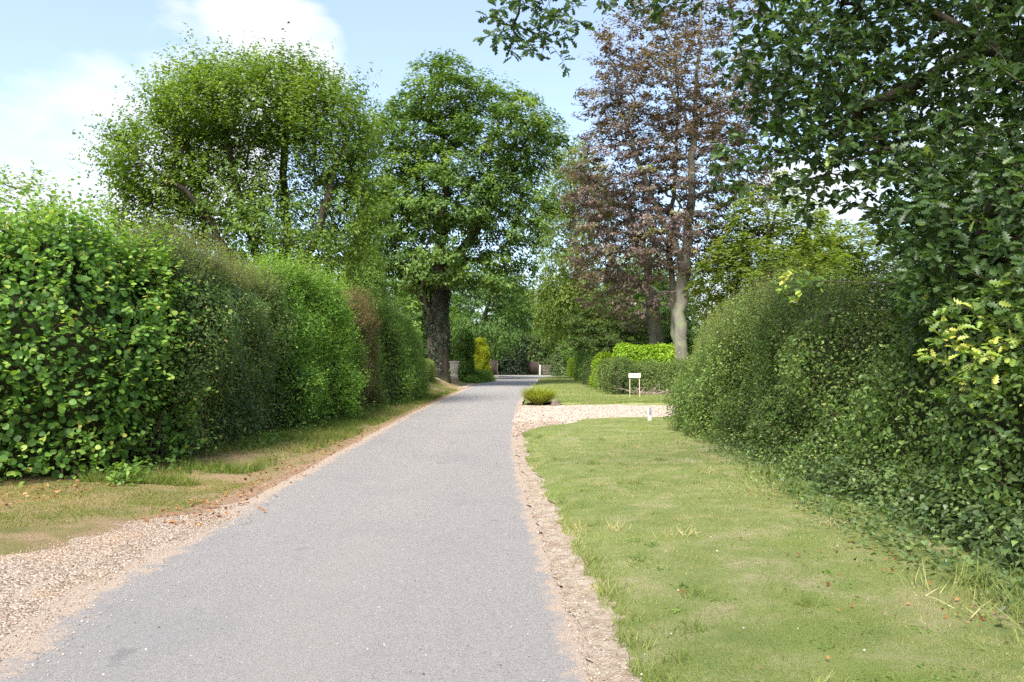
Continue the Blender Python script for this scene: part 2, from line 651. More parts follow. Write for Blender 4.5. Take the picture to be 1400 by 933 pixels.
strip('left_driveway', geo(50, 59.5, .2, 1.0), lambda y: 0 * y - 14, lambda y: xl(y) - .1, 30, lambda X, Y: 0.02 + z_left(X, Y) * .0 + .65 * sstep(-4.5, -9, X), MAT_PALE_GRAVEL)
strip('soil_edge', geo(-3, 20, .04, 1.004), lambda y: xr(y) - .02 + .05 * n1d(y, 1.8, 31) + .035 * n1d(y, 9, 32), lambda y: lip(y) + .35, 14,
      lambda X, Y: .014 + .02 * sstep(0, .3, X - xr(Y)) + .012 * vnoise(np.stack([X, Y, 0 * X], -1), 6, 5) + .008 * vnoise(np.stack([X, Y, 0 * X], -1), 17, 6), MAT_SOIL)
strip('lawn', geo(-3, 21.9, .07, 1.003), lambda y: lip(y) + .02 * n1d(y, 12, 33), lambda y: 0 * y + 9.5, 80, z_lawn, MAT_LAWN)
strip('gravel_driveway', geo(16.5, 30.2, .10, 1.0), lambda y: xr(y) + .04 + .10 * n1d(y, 1.1, 41) + .05 * n1d(y, 5, 42) - .6 * sstep(18, 21.5, y) * (1 - sstep(26, 28.5, y)), lambda y: 0 * y + 16, 110,
      lambda X, Y: -.022 + .042 * sstep(-.35, .25, X - xr(Y) + .22 * vnoise(np.stack([X, Y, 0 * X], -1), 1.6, 24) + .16 * vnoise(np.stack([X, Y, 0 * X], -1), 5, 25)) + .035 * sstep(0, 3, X - xr(Y)) + .008 * vnoise(np.stack([X, Y, 0 * X], -1), 2, 6), MAT_PALE_GRAVEL)
strip('far_lawn', geo(28.4, 90, .1, 1.006), lambda y: xr(y) + .12 + .10 * n1d(y, 1, 51) + .05 * n1d(y, 4, 52) + 3.2 * (1 - sstep(28.4, 30.6, y)), lambda y: np.maximum(xr(y) + 2, 0 * y + 22), 60,
      lambda X, Y: -.04 + (z_lawn2(X, Y) + .075) * sstep(28.4, 29.9, Y + .35 * vnoise(np.stack([X, Y, 0 * X], -1), 1.5, 16) + .2 * vnoise(np.stack([X, Y, 0 * X], -1), 5, 17)), MAT_LAWN)

# ================================================================== grass and stones
MAT_GRASS = foliage('grass_blades', [(0, (.15, .215, .06)), (.4, (.23, .29, .095)), (.68, (.35, .36, .16)), (1, (.58, .52, .34))], .3, .6, .15)


def blades(N, fx, fy, zf, h0, h1, w, lean=.5, tint=None):
    x, y = fx, fy
    pos = np.stack([x, y, zf(x, y) - .008], -1)
    d = nrm(np.stack([rng.normal(size=N) * lean, rng.normal(size=N) * lean, np.ones(N)], -1))
    n = rng.normal(size=(N, 3))
    n[:, 2] *= .3
    size = rng.uniform(h0, h1, N)
    tn = .40 + .36 * vnoise(np.stack([x, y, 0 * x], -1), 1.3, 8) + .18 * vnoise(np.stack([x, y, 0 * x], -1), .45, 19) + rng.normal(size=N) * .2 + .12 * vnoise(np.stack([x, y, 0 * x], -1), 5, 18)
    if tint is not None:
        tn = tn + tint
    return dict(pos=pos, d=d, n=n, size=size, tint=tn, width=np.full(N, 1.) * w * rng.uniform(.7, 1.4, N))


def scatter(N, y0, y1, fl, fr, power=1.0):
    """denser towards y0"""
    y = y0 + (y1 - y0) * rng.uniform(size=N) ** power
    a, c = fl(y), fr(y)
    return a + (c - a) * rng.uniform(size=N), y


parts = []
for N, y0, y1, pw, h0, h1, w in ((115000, 3.4, 9, 1.25, .012, .034, .0050), (55000, 9, 21.6, 1.2, .016, .038, .010)):
    x, y = scatter(N, y0, y1, lambda y: lip(y) + .02, lambda y: np.minimum(4.6, .75 * y + .3) + 0 * y, pw)
    g = vnoise(np.stack([x, y, 0 * x], -1), 2.4, 13)
    keep = g > -1.0 + rng.uniform(size=N) * .9
    parts.append(blades(int(keep.sum()), x[keep], y[keep], z_lawn, h0, h1, w, .75))
L = {k: np.concatenate([p[k] for p in parts]) for k in parts[0]}
tag(leaf_mesh('lawn_grass', T_BLADE1, L, MAT_GRASS), 'short mown grass blades covering the near lawn', 'grass', kind='stuff')
parts = []
# longer grass along the lip
N = 7000
y = 3.2 + 17 * rng.uniform(size=N) ** 1.7
keep = n1d(y, 1.1, 61) + .4 * n1d(y, 4, 62) > .0 + .5 * rng.uniform(size=N)
y = y[keep]
x = lip(y) + np.abs(rng.normal(size=len(y))) * .10 - .02
parts.append(blades(len(y), x, y, z_lawn, .03, .10, .005, .7, -.05))
# tufts
for _ in range(46):
    ty = 3.5 + 14 * random.random() ** 1.4
    tx = float(lip(ty)) + random.random() ** 2 * 2.6
    m = random.randint(20, 60)
    x = tx + rng.normal(size=m) * .05
    y = ty + rng.normal(size=m) * .05
    parts.append(blades(m, x, y, z_lawn, .05, .13, .006, .7, random.choice((-.2, -.1, .35))))
L = {k: np.concatenate([p[k] for p in parts]) for k in parts[0]}
tag(leaf_mesh('grass_tufts', T_BLADE, L, MAT_GRASS), 'longer grass tufts along the worn lawn edge', 'grass', kind='stuff')

parts = []
N = 45000
x, y = scatter(N, 29.5, 80, lambda y: xr(y) + .2 + 2.6 * (1 - sstep(29, 31, y)), lambda y: 0 * y + 8.5, 1.7)
parts.append(blades(N, x, y, lambda x, y: z_lawn2(x, y) + .03, .04, .09, .022, .7, -.08))
L = {k: np.concatenate([p[k] for p in parts]) for k in parts[0]}
tag(leaf_mesh('far_lawn_grass', T_BLADE1, L, MAT_GRASS), 'mown grass of the lawn beyond the gravel drive', 'grass', kind='stuff')

MAT_VGRASS = foliage('verge_grass_blades', [(0, (.09, .15, .03)), (.4, (.17, .23, .055)), (.7, (.30, .29, .11)), (1, (.48, .38, .21))], .3, .6, .15)
parts = []
N = 60000
x, y = scatter(N, 10.2, 47, lambda y: np.interp(y, [10, 14, 40], [-5.9, -5.6, -5.2]), lambda y: xl(y) - np.interp(y, [10, 12, 16, 40], [1.1, .7, .35, .25]), 1.6)
t = (xl(y) - x)
keep = (vnoise(np.stack([x, y, 0 * x], -1), 1.1, 71) + .6 * vnoise(np.stack([x, y, 0 * x], -1), 4, 73) > -.7 + 1.3 * rng.uniform(size=N) + .8 * (1 - sstep(10.5, 15, y)))
x, y = x[keep], y[keep]
parts.append(blades(len(x), x, y, z_left, .06, .22, .011, .7, -.05))
N = 60000                                                 # thin dry turf beside the forecourt
x, y = scatter(N, 7.0, 10.8, lambda y: 0 * y - 8.5, lambda y: np.interp(y, [7, 8.7, 10.8], [-4.7, -3.7, -3.6]), 1.0)
keep = (vnoise(np.stack([x, y, 0 * x], -1), 1.7, 72) + .5 * vnoise(np.stack([x, y, 0 * x], -1), 5, 74) > -.9 + 1.1 * rng.uniform(size=N)) & (y > 7.35 + (x + 4.9).clip(0, 2))
x, y = x[keep], y[keep]
parts.append(blades(len(x), x, y, z_left, .012, .04, .008, .9, .22))
L = {k: np.concatenate([p[k] for p in parts]) for k in parts[0]}
tag(leaf_mesh('verge_grass', T_BLADE1, L, MAT_VGRASS), 'rough uncut grass on the verge below the left hedge', 'grass', kind='stuff')

OCT = (np.array([(1, 0, -.3), (-.2, .95, -.3), (-.95, -.1, -.3), (.1, -1, -.3), (.1, .05, .7)], float), np.array([(0, 1, 4), (1, 2, 4), (2, 3, 4), (3, 0, 4)]))
b = NB('pebble_stone')
MAT_PEBBLE = b.done(b.bsdf(b.ramp(b.attr('tint'), [(0, (.10, .08, .07)), (.3, (.20, .14, .10)), (.6, (.31, .235, .175)), (.85, (.41, .34, .275)), (1, (.62, .58, .54))]), .8, .3))


def stones(name, x, y, z, s0, s1, label):
    N = len(x)
    L = dict(pos=np.stack([x, y, z], -1), d=rand_dirs(N), n=rand_dirs(N) * .5 + [0, 0, 1], size=rng.uniform(s0, s1, N), tint=rng.beta(2.2, 1.8, N))
    L['width'] = L['size'] * rng.uniform(.7, 1.6, N)
    tag(leaf_mesh(name, OCT, L, MAT_PEBBLE), label, 'stones', kind='stuff')


N = 20000
x, y = scatter(N, 3.6, 8.6, lambda y: np.where(y < 7.1, -6.5, np.minimum(-4.9 + (y - 7.1), -3.5)), lambda y: xl(y) + .10, 1.1)
x = np.where(rng.uniform(size=N) < .12, x + rng.uniform(0, .5, N), x)
k = 26
stones('gravel_stones', x, y, .004 + .024 * sstep(-.1, .6, xl(y) - x) + .04 * sstep(5.5, 8, y) * sstep(.3, 1.6, xl(y) - x) + rng.uniform(-.002, .008, N), .003, .008, 'loose tan gravel stones on the forecourt at left')
N = 2600
y = 3.3 + 16 * rng.uniform(size=N) ** 1.5
x = xr(y) + np.abs(rng.normal(size=N)) * .14 - .05
stones('edge_grit', x, y, .022 + .03 * sstep(0, .3, x - xr(y)), .003, .0075, 'grit and small stones along the worn lawn edge')
N = 2600
y = 3.5 + 30 * rng.uniform(size=N) ** 1.6
x = np.where(rng.uniform(size=N) < .45, xl(y) + np.abs(rng.normal(size=N)) * .25, xl(y) + (xr(y) - xl(y)) * rng.uniform(size=N))
stones('road_grit', x, y, .014 + 0 * x, .003, .008, 'scattered grit lying on the asphalt')
N = 6000
x, y = scatter(N, 17.5, 29.5, lambda y: xr(y) - .1, lambda y: np.interp(y, [17.5, 21.5, 22, 29.5], [.5, 1.6, 7, 9]), 1.0)
stones('driveway_stones', x, y, .035 + .035 * sstep(0, 3, x - xr(y)), .010, .022, 'pale pebbles of the gravel drive on the right')

MAT_DEADLEAF = foliage('dead_leaf', [(0, (.10, .045, .02)), (.5, (.28, .13, .055)), (1, (.48, .30, .16))], .15, .7, .15)
parts = []
for N, f in ((300, lambda n: (lambda y: (np.interp(y, [5, 8, 12, 22], [3.0, 3.2, 3.3, 4.2]) - np.abs(rng.normal(size=n)) * .5, y))(4.5 + 15 * rng.uniform(size=n) ** 1.3)),
             (50, lambda n: (lambda y: (lip(y) + rng.uniform(size=n) * 2.5, y))(3.6 + 14 * rng.uniform(size=n) ** 1.3))):
    x, y = f(N)
    parts.append(dict(pos=np.stack([x, y, z_lawn(x, y) + rng.uniform(.01, .035, N)], -1), d=rand_dirs(N), n=nrm(rng.normal(size=(N, 3)) * .5 + [0, 0, 1]), size=rng.uniform(.018, .042, N), tint=.7 * rng.uniform(size=N)))
N = 2200
y = 8.0 + 28 * rng.uniform(size=N) ** 1.6
x = np.where(rng.uniform(size=N) < .6, np.interp(y, [8, 11, 14, 40], [-6.2, -5.2, -5.1, -4.9]) + rng.normal(size=N) * .35, xl(y) - .35 + rng.normal(size=N) * .22)
parts.append(dict(pos=np.stack([x, y, z_left(x, y) + rng.uniform(.005, .03, N)], -1), d=rand_dirs(N), n=nrm(rng.normal(size=(N, 3)) * .5 + [0, 0, 1]), size=rng.uniform(.03, .065, N), tint=rng.uniform(size=N)))
tag(leaf_mesh('leaf_litter', T_OVAL, cat(*parts), MAT_DEADLEAF), 'brown fallen leaves strewn along both hedge bottoms', 'leaf litter', kind='stuff')

# ================================================================== hedges and shrubs
MAT_TWIG = bark('twig_bark', (.045, .034, .022), (.12, .09, .06), 14)
MAT_INNER = plain('hedge_core_shade', (.018, .022, .010), (.055, .065, .026), 24, .95, .05, .05)  # hedge cores: the shade deep inside is put into this dark colour
MAT_BARK = bark('grey_bark', (.06, .048, .036), (.20, .165, .13), 5, (.075, .085, .035))
MAT_OAKBARK = bark('oak_bark', (.028, .022, .017), (.10, .08, .06), 4, (.04, .05, .02))
MAT_BEECHBARK = bark('beech_bark', (.11, .10, .08), (.23, .215, .18), 2.2, (.20, .22, .13))


class Loft:
    """rounded-box body along a path on the ground: hedges, shrubs, clipped balls"""
    def __init__(s, path, hw, H, n=4.0, end=.8, m=2.5, z0=-.05, bump=.18, bs=.9, seed=1):
        P = np.array(path, float)
        s.P = P
        s.cum = np.concatenate(([0], np.cumsum(np.linalg.norm(np.diff(P, axis=0), axis=1))))
        s.L = s.cum[-1]
        k = np.linspace(0, s.L, len(np.atleast_1d(hw)))
        s.hw = (k, np.atleast_1d(np.array(hw, float)))
        k = np.linspace(0, s.L, len(np.atleast_1d(H)))
        s.H = (k, np.atleast_1d(np.array(H, float)))
        s.n, s.end, s.m, s.z0, s.bump, s.bs, s.seed = n, min(end, s.L / 2), m, z0, bump, bs, seed

    def at(s, t, th):
        x = np.interp(t, s.cum, s.P[:, 0])
        y = np.interp(t, s.cum, s.P[:, 1])
        e = .6
        tx = np.interp(t + e, s.cum, s.P[:, 0]) - np.interp(t - e, s.cum, s.P[:, 0])
        ty = np.interp(t + e, s.cum, s.P[:, 1]) - np.interp(t - e, s.cum, s.P[:, 1])
        l = np.hypot(tx, ty) + 1e-9
        sx, sy = ty / l, -tx / l                               # right of the path
        q = np.clip(1 - np.minimum(t, s.L - t) / s.end, 0, 1)
        sc = np.maximum(1 - q ** s.m, 0) ** (1 / s.m)
        c, si = np.cos(th), np.sin(th)
        rr = (np.abs(c) ** s.n + np.abs(si) ** s.n) ** (-1 / s.n)
        w = np.interp(t, *s.hw) * rr * c * (.02 + .98 * sc)
        z = np.interp(t, *s.H) * rr * si * (.35 + .65 * sc)
        return np.stack([x + sx * w, y + sy * w, s.z0 + z], -1)

    def surf(s, t, th, disp=True):
        P = s.at(t, th)
        e = .02
        a = s.at(np.clip(t + e, 0, s.L), th) - s.at(np.clip(t - e, 0, s.L), th)
        c = s.at(t, th + e) - s.at(t, th - e)
        N = np.cross(c, a)
        area = np.linalg.norm(N, axis=-1)
        N = nrm(N)
        ctr = P.copy()
        ctr[..., 2] -= .8
        mid = s.at(t, np.full_like(th, np.pi / 2))
        mid[..., 2] *= .45
        fl = np.sum(N * (P - mid), -1) < 0
        N[fl] *= -1
        if disp:
            b = s.bump * (1.15 * vnoise(P, s.bs, s.seed) + .7 * vnoise(P, s.bs * 2.7, s.seed + 1) + .25 * vnoise(P, s.bs * 6, s.seed + 2))
            P = P + N * b[..., None]
        return P, N, area

    def sample(s, n, side=1, back=.12, zmin=None):
        M = int(n * 3.2) + 50
        t = rng.uniform(0, s.L, M)
        th = rng.uniform(0.005, np.pi - .005, M)
        P, N, A = s.surf(t, th)
        w = A.copy()
        c = np.cos(th) * side
        w *= np.where(c > -.35, 1.0, back)
        if zmin is not None:
            w *= P[:, 2] > zmin
        idx = rng.choice(M, size=min(n, int((w > 0).sum())), replace=False, p=w / w.sum())
        return P[idx], N[idx]

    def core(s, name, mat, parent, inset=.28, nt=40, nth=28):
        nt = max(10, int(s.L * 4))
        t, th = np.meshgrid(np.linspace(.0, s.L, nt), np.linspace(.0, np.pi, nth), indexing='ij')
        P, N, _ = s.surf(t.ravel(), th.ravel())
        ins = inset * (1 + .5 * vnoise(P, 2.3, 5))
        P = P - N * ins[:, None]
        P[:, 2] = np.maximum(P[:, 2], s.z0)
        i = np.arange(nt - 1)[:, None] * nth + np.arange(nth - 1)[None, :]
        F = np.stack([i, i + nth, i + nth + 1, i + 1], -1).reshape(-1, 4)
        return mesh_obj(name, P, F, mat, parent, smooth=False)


def skin_leaves(P, N, size, depth=.22, up=.5, rnd=.7, sag=.35, base=.4, var=.16, patch=.2, pseed=1, pscale=.7, out0=-.05):
    n = len(P)
    dep = rng.exponential(depth, n).clip(0, depth * 3.5) + out0
    pos = P - N * dep[:, None] + rng.normal(size=(n, 3)) * .02
    nn = N * .8 + np.array([0, 0, up]) + rng.normal(size=(n, 3)) * rnd
    d = rng.normal(size=(n, 3)) * .7 + N * .5 + np.array([0, 0, -sag])
    sz = size * rng.uniform(.45, 1.3, n)
    tint = base + rng.normal(size=n) * var + patch * vnoise(pos, pscale, pseed)
    return dict(pos=pos, d=d, n=nn, size=sz, tint=tint, outer=(dep < depth * .45).astype(float))


def shoots(P, N, k, l0, l1, size, up=1.2, base=.6, var=.12, spread=.35, leaf_up=.3):
    """k leaves along each shoot; returns leaves and the stem polylines"""
    m = len(P)
    dr = nrm(N * .5 + np.array([0, 0, up]) + rng.normal(size=(m, 3)) * spread)
    ln = rng.uniform(l0, l1, m)
    out = []
    for j in range(k):
        f = (j + .6) / k
        p = P + dr * (ln * f)[:, None]
        a = rng.normal(size=(m, 3))
        side = nrm(a - dr * np.sum(a * dr, -1, keepdims=True))
        out.append(dict(pos=p, d=side + dr * .7, n=np.array([0, 0, .8]) + dr * leaf_up + rng.normal(size=(m, 3)) * .5,
                        size=size * rng.uniform(.6, 1.15, m) * (1.1 - .45 * f), tint=base + rng.normal(size=m) * var + .12 * f))
    L = cat(*out)
    L['outer'] = np.ones(len(L['pos'])) * 1.2
    return L, (P, dr, ln)


def stems(name, sh, r, mat, parent):
    """thin three-sided stems for shoots"""
    P, dr, ln = sh
    a = rng.normal(size=P.shape)
    u = nrm(a - dr * np.sum(a * dr, -1, keepdims=True))
    v = np.cross(dr, u)
    V = []
    for q in range(3):
        an = q * 2 * np.pi / 3
        V.append(P - dr * .15 + r * (u * math.cos(an) + v * math.sin(an)))
    V.append(P + dr * ln[:, None])
    V = np.stack(V, 1).reshape(-1, 3)
    i = (np.arange(len(P)) * 4)[:, None]
    F = np.concatenate([i + np.array([[0, 1, 3]]), i + np.array([[1, 2, 3]]), i + np.array([[2, 0, 3]])])
    return mesh_obj(name, V, F, mat, parent, kind='stuff')


def cat_o(*Ls):
    Ls = [l for l in Ls if len(l['pos'])]
    return {k: np.concatenate([l.get(k, np.zeros(len(l['pos']))) for l in Ls]) for k in ('pos', 'd', 'n', 'size', 'tint', 'outer')}


F_HAZEL = foliage('hazel_leaf', [(0, (.035, .085, .018)), (.35, (.065, .15, .03)), (.6, (.115, .235, .045)), (.9, (.21, .34, .07)), (.94, (.30, .34, .08)), (1, (.34, .27, .09))], .30, .5, .3)
F_DARK = foliage('dark_hedge_leaf', [(0, (.025, .052, .016)), (.4, (.052, .10, .026)), (.7, (.095, .155, .042)), (.85, (.17, .21, .06)), (1, (.27, .22, .10))], .25, .42, .45)
F_BRIGHT = foliage('bright_hedge_leaf', [(0, (.035, .085, .015)), (.4, (.075, .165, .025)), (.75, (.14, .27, .04)), (1, (.22, .36, .06))], .32, .48, .35)
F_RED = foliage('russet_leaf', [(0, (.055, .065, .025)), (.4, (.085, .115, .035)), (.7, (.16, .125, .06)), (1, (.24, .14, .09))], .28, .5, .3)
F_MID = foliage('mid_green_leaf', [(0, (.032, .07, .016)), (.4, (.062, .125, .026)), (.75, (.115, .205, .04)), (1, (.20, .30, .06))], .3, .48, .35)
F_YEW = foliage('yew_needle', [(0, (.03, .055, .018)), (.45, (.065, .11, .03)), (.8, (.12, .175, .045)), (1, (.18, .22, .06))], .15, .6, .25)
F_CONIFER = foliage('clipped_conifer_leaf', [(0, (.06, .11, .025)), (.5, (.10, .18, .035)), (1, (.17, .26, .05))], .25, .55, .25)
F_LIME = foliage('lime_leaf', [(0, (.13, .24, .02)), (.5, (.24, .40, .035)), (1, (.38, .52, .06))], .35, .45, .35)
F_GOLD = foliage('golden_leaf', [(0, (.20, .26, .015)), (.5, (.36, .43, .025)), (1, (.52, .56, .05))], .35, .5, .3)
F_HAW = foliage('hawthorn_leaf', [(0, (.035, .062, .02)), (.4, (.072, .128, .034)), (.7, (.125, .20, .052)), (.9, (.20, .26, .075)), (1, (.28, .31, .11))], .28, .42, .4)
F_IVY = foliage('ivy_leaf', [(0, (.034, .06, .026)), (.4, (.075, .122, .046)), (.75, (.125, .19, .07)), (1, (.20, .29, .09))], .25, .42, .4)
F_OAKNEAR = foliage('near_oak_leaf', [(0, (.018, .036, .014)), (.45, (.038, .075, .024)), (.72, (.075, .135, .035)), (.86, (.20, .29, .06)), (1, (.36, .38, .09))], .28, .42, .4)
F_OAK = foliage('oak_leaf', [(0, (.038, .078, .022)), (.45, (.082, .152, .036)), (.8, (.14, .225, .052)), (1, (.21, .29, .07))], .25, .5, .3)
F_WILLOW = foliage('willowy_leaf', [(0, (.055, .105, .02)), (.45, (.11, .19, .035)), (.8, (.18, .27, .05)), (1, (.27, .34, .075))], .3, .5, .3)
F_BEECH = foliage('copper_beech_leaf', [(0, (.052, .038, .040)), (.4, (.110, .083, .084)), (.62, (.175, .135, .132)), (.74, (.24, .18, .165)), (.80, (.13, .15, .05)), (1, (.19, .22, .065))], .25, .45, .4)
F_BIRCH = foliage('birch_leaf', [(0, (.08, .13, .03)), (.5, (.14, .20, .045)), (1, (.24, .29, .08))], .35, .5, .3)
F_NEARBLACK = foliage('near_black_leaf', [(0, (.012, .022, .010)), (.5, (.024, .042, .018)), (1, (.05, .08, .03))], .05, .45, .35)  # near-black leaf: carries the shade of the junction gap, also on trunk ivy
F_FAR = foliage('far_tree_leaf', [(0, (.032, .072, .02)), (.45, (.068, .135, .032)), (.8, (.12, .205, .045)), (1, (.18, .26, .06))], .25, .5, .3)

def local(L, o):
    L['pos'] = L['pos'] - np.array(o.location)
    return L


def leaves_in(name, tpl, L, mat, parent):
    keys = ('pos', 'd', 'n', 'size', 'tint')
    L2 = {k: L[k] for k in keys}
    L2['pos'] = L2['pos'] - np.array(parent.location)
    return leaf_mesh(name, tpl, L2, mat, parent)


def shift_children(root):
    """parts are built in world space; move their meshes to the thing's base"""
    off = np.array(root.location, dtype=np.float32)
    for ch in root.children:
        if ch.type == 'MESH' and ch.matrix_basis == Matrix():
            me = ch.data
            co = np.empty(len(me.vertices) * 3, np.float32)
            me.vertices.foreach_get('co', co)
            me.vertices.foreach_set('co', (co.reshape(-1, 3) - off).ravel())
            me.update()
        else:
            ch.matrix_basis = Matrix.Translation(-root.location) @ ch.matrix_basis


def hedge(name, label, cat_, group, loft, mat, tpl, n, size, side=1, loose=None, face=None, single=0, core=.3, inner=.55, undercut=0, stem_mat=None, base_loc=None, mats2=None, **kw):
    loc = base_loc or tuple(loft.at(np.array([loft.L / 2]), np.array([np.pi / 2]))[0] * [1, 1, 0])
    o = thing(name, label, cat_, loc, group)
    loft.core('twigs', stem_mat or MAT_INNER, o, core + .12)  # solid core with the inside's shade in its colour, not separate twigs
    P, N = loft.sample(n, side)
    L = skin_leaves(P, N, size, **kw)
    P3, N3 = loft.sample(int(n * inner), side)
    k3 = dict(kw)
    k3['out0'] = core * .55
    k3['depth'] = core * .22
    L = cat_o(L, skin_leaves(P3, N3, size * 1.25, **k3))
    if face:
        for m, k, l0, l1, ls, bs in (face if isinstance(face, list) else [face]):
            P2, N2 = loft.sample(m, side)
            L2, sh = shoots(P2 - N2 * .05, N2, k, l0, l1, ls, up=.35, base=bs, spread=.45)
            stems('side_stems', sh, .0035, MAT_TWIG, o)
            L = cat_o(L, L2)
    if loose:
        m, k, l0, l1, ls, bs = loose[:6]
        topn = loose[6] if len(loose) > 6 else .45
        P2, N2 = loft.sample(m * 4, side)
        q = np.where(N2[:, 2] > topn)[0][:m]
        L2, sh = shoots(P2[q], N2[q], k, l0, l1, ls, base=bs)
        stems('stems', sh, .004, MAT_TWIG, o)
        L = cat_o(L, L2)
    odd = rng.uniform(size=len(L['pos'])) < .015
    L['tint'] = np.where(odd, .97, L['tint'].clip(0, .92))
    if undercut:
        kp = (L['pos'][:, 2] > undercut * rng.uniform(size=len(L['pos'])) ** .6)
        L = sel(L, kp)
    if single:
        leaves_split(tpl, L, mat, o, single, {id(T_ROUND): T_ROUND_S, id(T_IVY): T_IVY_S}.get(id(tpl)))
    else:
        leaf_mesh('leaves', tpl, {k: L[k] for k in ('pos', 'd', 'n', 'size', 'tint')}, mat, o)
    shift_children(o)
    return o


GL = 'hedges along the left verge'
lf = Loft([(-13, 10.6), (-8.2, 10.75), (-6.9, 11.3), (-6.4, 13.4)], [1.2, 1.2, 1.25, 1.2], [3.5, 3.6, 3.65, 3.5], n=3.6, end=.5, bump=.42, bs=.6, seed=3)
hedge('hazel_hedge', 'tall hedge of big round bright green leaves beside the gravel forecourt', 'hedge', GL, lf, F_HAZEL, T_ROUND, 14000, .082, undercut=.35, inner=1.0, core=.38,
      loose=(420, 9, .3, .9, .09, .62), face=[(1300, 7, .2, .6, .09, .60), (300, 7, .3, .7, .10, .78)], single=300, depth=.2, up=.6, rnd=.6, sag=.3, base=.36, var=.2, patch=.25, pscale=1.1)
lf = Loft([(-6.4, 12.4), (-6.35, 18.4)], [1.25, 1.3], [3.55, 3.75], n=3.6, end=.6, bump=.42, bs=.55, seed=5)
hedge('privet_hedge', 'dense dark small-leaved hedge with feathery reddish green top growth', 'hedge', GL, lf, F_DARK, T_DIAMOND, 34000, .062, undercut=.5,
      loose=(1700, 8, .3, .75, .05, .62), face=[(900, 6, .15, .4, .052, .58), (170, 7, .25, .6, .075, .72)], depth=.14, up=.45, rnd=.7, base=.40, var=.17, patch=.25)
lf = Loft([(-6.3, 17.6), (-6.05, 24.8)], [1.35, 1.3], [4.2, 3.9], n=3.6, end=.9, bump=.46, bs=.5, seed=7)
hedge('hornbeam_hedge', 'bright green leafy hedge between the dark hedge and the russet shrub', 'hedge', GL, lf, F_BRIGHT, T_DIAMOND, 28000, .085, undercut=.5,
      loose=(620, 8, .3, .8, .085, .65), face=[(1200, 7, .25, .6, .08, .66)], depth=.2, up=.6, rnd=.6, base=.42, var=.18, patch=.25)
lf = Loft([(-6.05, 24.2), (-5.75, 27.8)], [1.25, 1.25], [3.8, 3.8], n=3.2, end=1.2, bump=.36, bs=.7, seed=9)
hedge('russet_shrub', 'shrub with russet red young tips set in the left hedge line', 'shrub', GL, lf, F_RED, T_DIAMOND, 18000, .07,
      loose=(520, 7, .25, .6, .06, .70, .2), face=(300, 6, .2, .4, .065, .5), depth=.2, base=.33, var=.2)
lf = Loft([(-5.75, 27.2), (-5.5, 33), (-5.5, 37.8)], [1.25, 1.2, 1.05], [4.1, 3.9, 3.3], n=3.2, end=1.3, bump=.42, bs=.55, seed=11)
hedge('mixed_hedge', 'mid green shaggy hedge between the russet shrub and the clipped box', 'hedge', GL, lf, F_MID, T_DIAMOND, 24000, .095,
      loose=(420, 7, .25, .7, .085, .7), face=[(800, 7, .25, .6, .085, .68)], depth=.22, base=.5, var=.18, patch=.25)
lf = Loft([(-5.7, 38.4), (-5.6, 43.5)], [.8, .8], [1.9, 1.8], n=5, end=.7, bump=.08, seed=13, z0=.2)
hedge('clipped_box', 'low neatly clipped hedge at the foot of the great oak', 'hedge', GL, lf, F_CONIFER, T_DIAMOND, 12000, .07, depth=.08, base=.35)
lf = Loft([(-5.6, 44.2), (-5.5, 48.5)], [.75, .75], [1.45, 1.4], n=5, end=.7, bump=.07, seed=14, z0=.4)
hedge('clipped_box', 'lowest clipped box hedge beside the oak trunk', 'hedge', GL, lf, F_YEW, T_DIAMOND, 10000, .07, depth=.08, base=.7)
lf = Loft([(-8.9, 38), (-6.0, 38)], [1.6, 1.6], [7.6, 7.6], n=2.3, end=1.45, m=2.2, bump=.14, bs=.8, seed=15)
hedge('clipped_conifer', 'tall smooth domed conifer rising behind the left hedge', 'conifer', None, lf, F_CONIFER, T_DIAMOND, 18000, .11, depth=.1, up=.3, rnd=.5, base=.6, patch=.2, core=.2)

# ---- right side
GR = 'hedges along the right lawn'
lf = Loft([(5.9, 22.2), (5.3, 18.5), (5.0, 14), (5.0, 10.5), (5.3, 8.6)], [1.25, 1.35, 1.4, 1.3, 1.2], [2.5, 2.8, 2.75, 2.65, 2.6], n=2.7, end=1.3, bump=.52, bs=.5, seed=21)
hedge('hawthorn_hedge', 'broad grey green small-leaved hedge along the lawn beside the drive', 'hedge', GR, lf, F_HAW, T_DIAMOND, 70000, .052, inner=.4,
      loose=(1500, 8, .2, .6, .042, .68), face=[(1600, 6, .15, .45, .045, .60), (330, 7, .25, .6, .075, .66), (120, 8, .3, .7, .06, .85)], depth=.16, up=.45, rnd=.75, base=.44, var=.19, patch=.28, pscale=.9)
lf = Loft([(5.5, 9.4), (5.3, 6.5), (5.4, 3.0)], [1.3, 1.35, 1.3], [2.6, 2.5, 2.5], n=3.5, end=.8, bump=.25, seed=23)
hedge('bramble_thicket', 'dark mixed undergrowth below the overhanging oak boughs', 'shrub', GR, lf, F_HAW, T_OVAL, 19000, .06, inner=.35,
      face=(500, 6, .12, .4, .05, .5), depth=.18, up=.4, rnd=.75, base=.30, var=.15, patch=.2)
lf = Loft([(4.85, 16), (4.3, 12), (4.15, 9), (4.1, 6.5), (4.25, 3.2)], [.4, .45, .5, .55, .6], [.25, .38, .55, .7, .8], n=2.2, end=.8, bump=.18, bs=1.6, seed=25)
hedge('ivy_bank', 'low sprawling ivy bank spilling onto the lawn under the right hedge', 'ivy', None, lf, F_IVY, T_IVY, 18000, .05, inner=.4, single=300, core=.2, face=(600, 6, .12, .38, .046, .62),
      depth=.1, up=.55, rnd=.55, base=.42, var=.18, patch=.15, sag=.5)

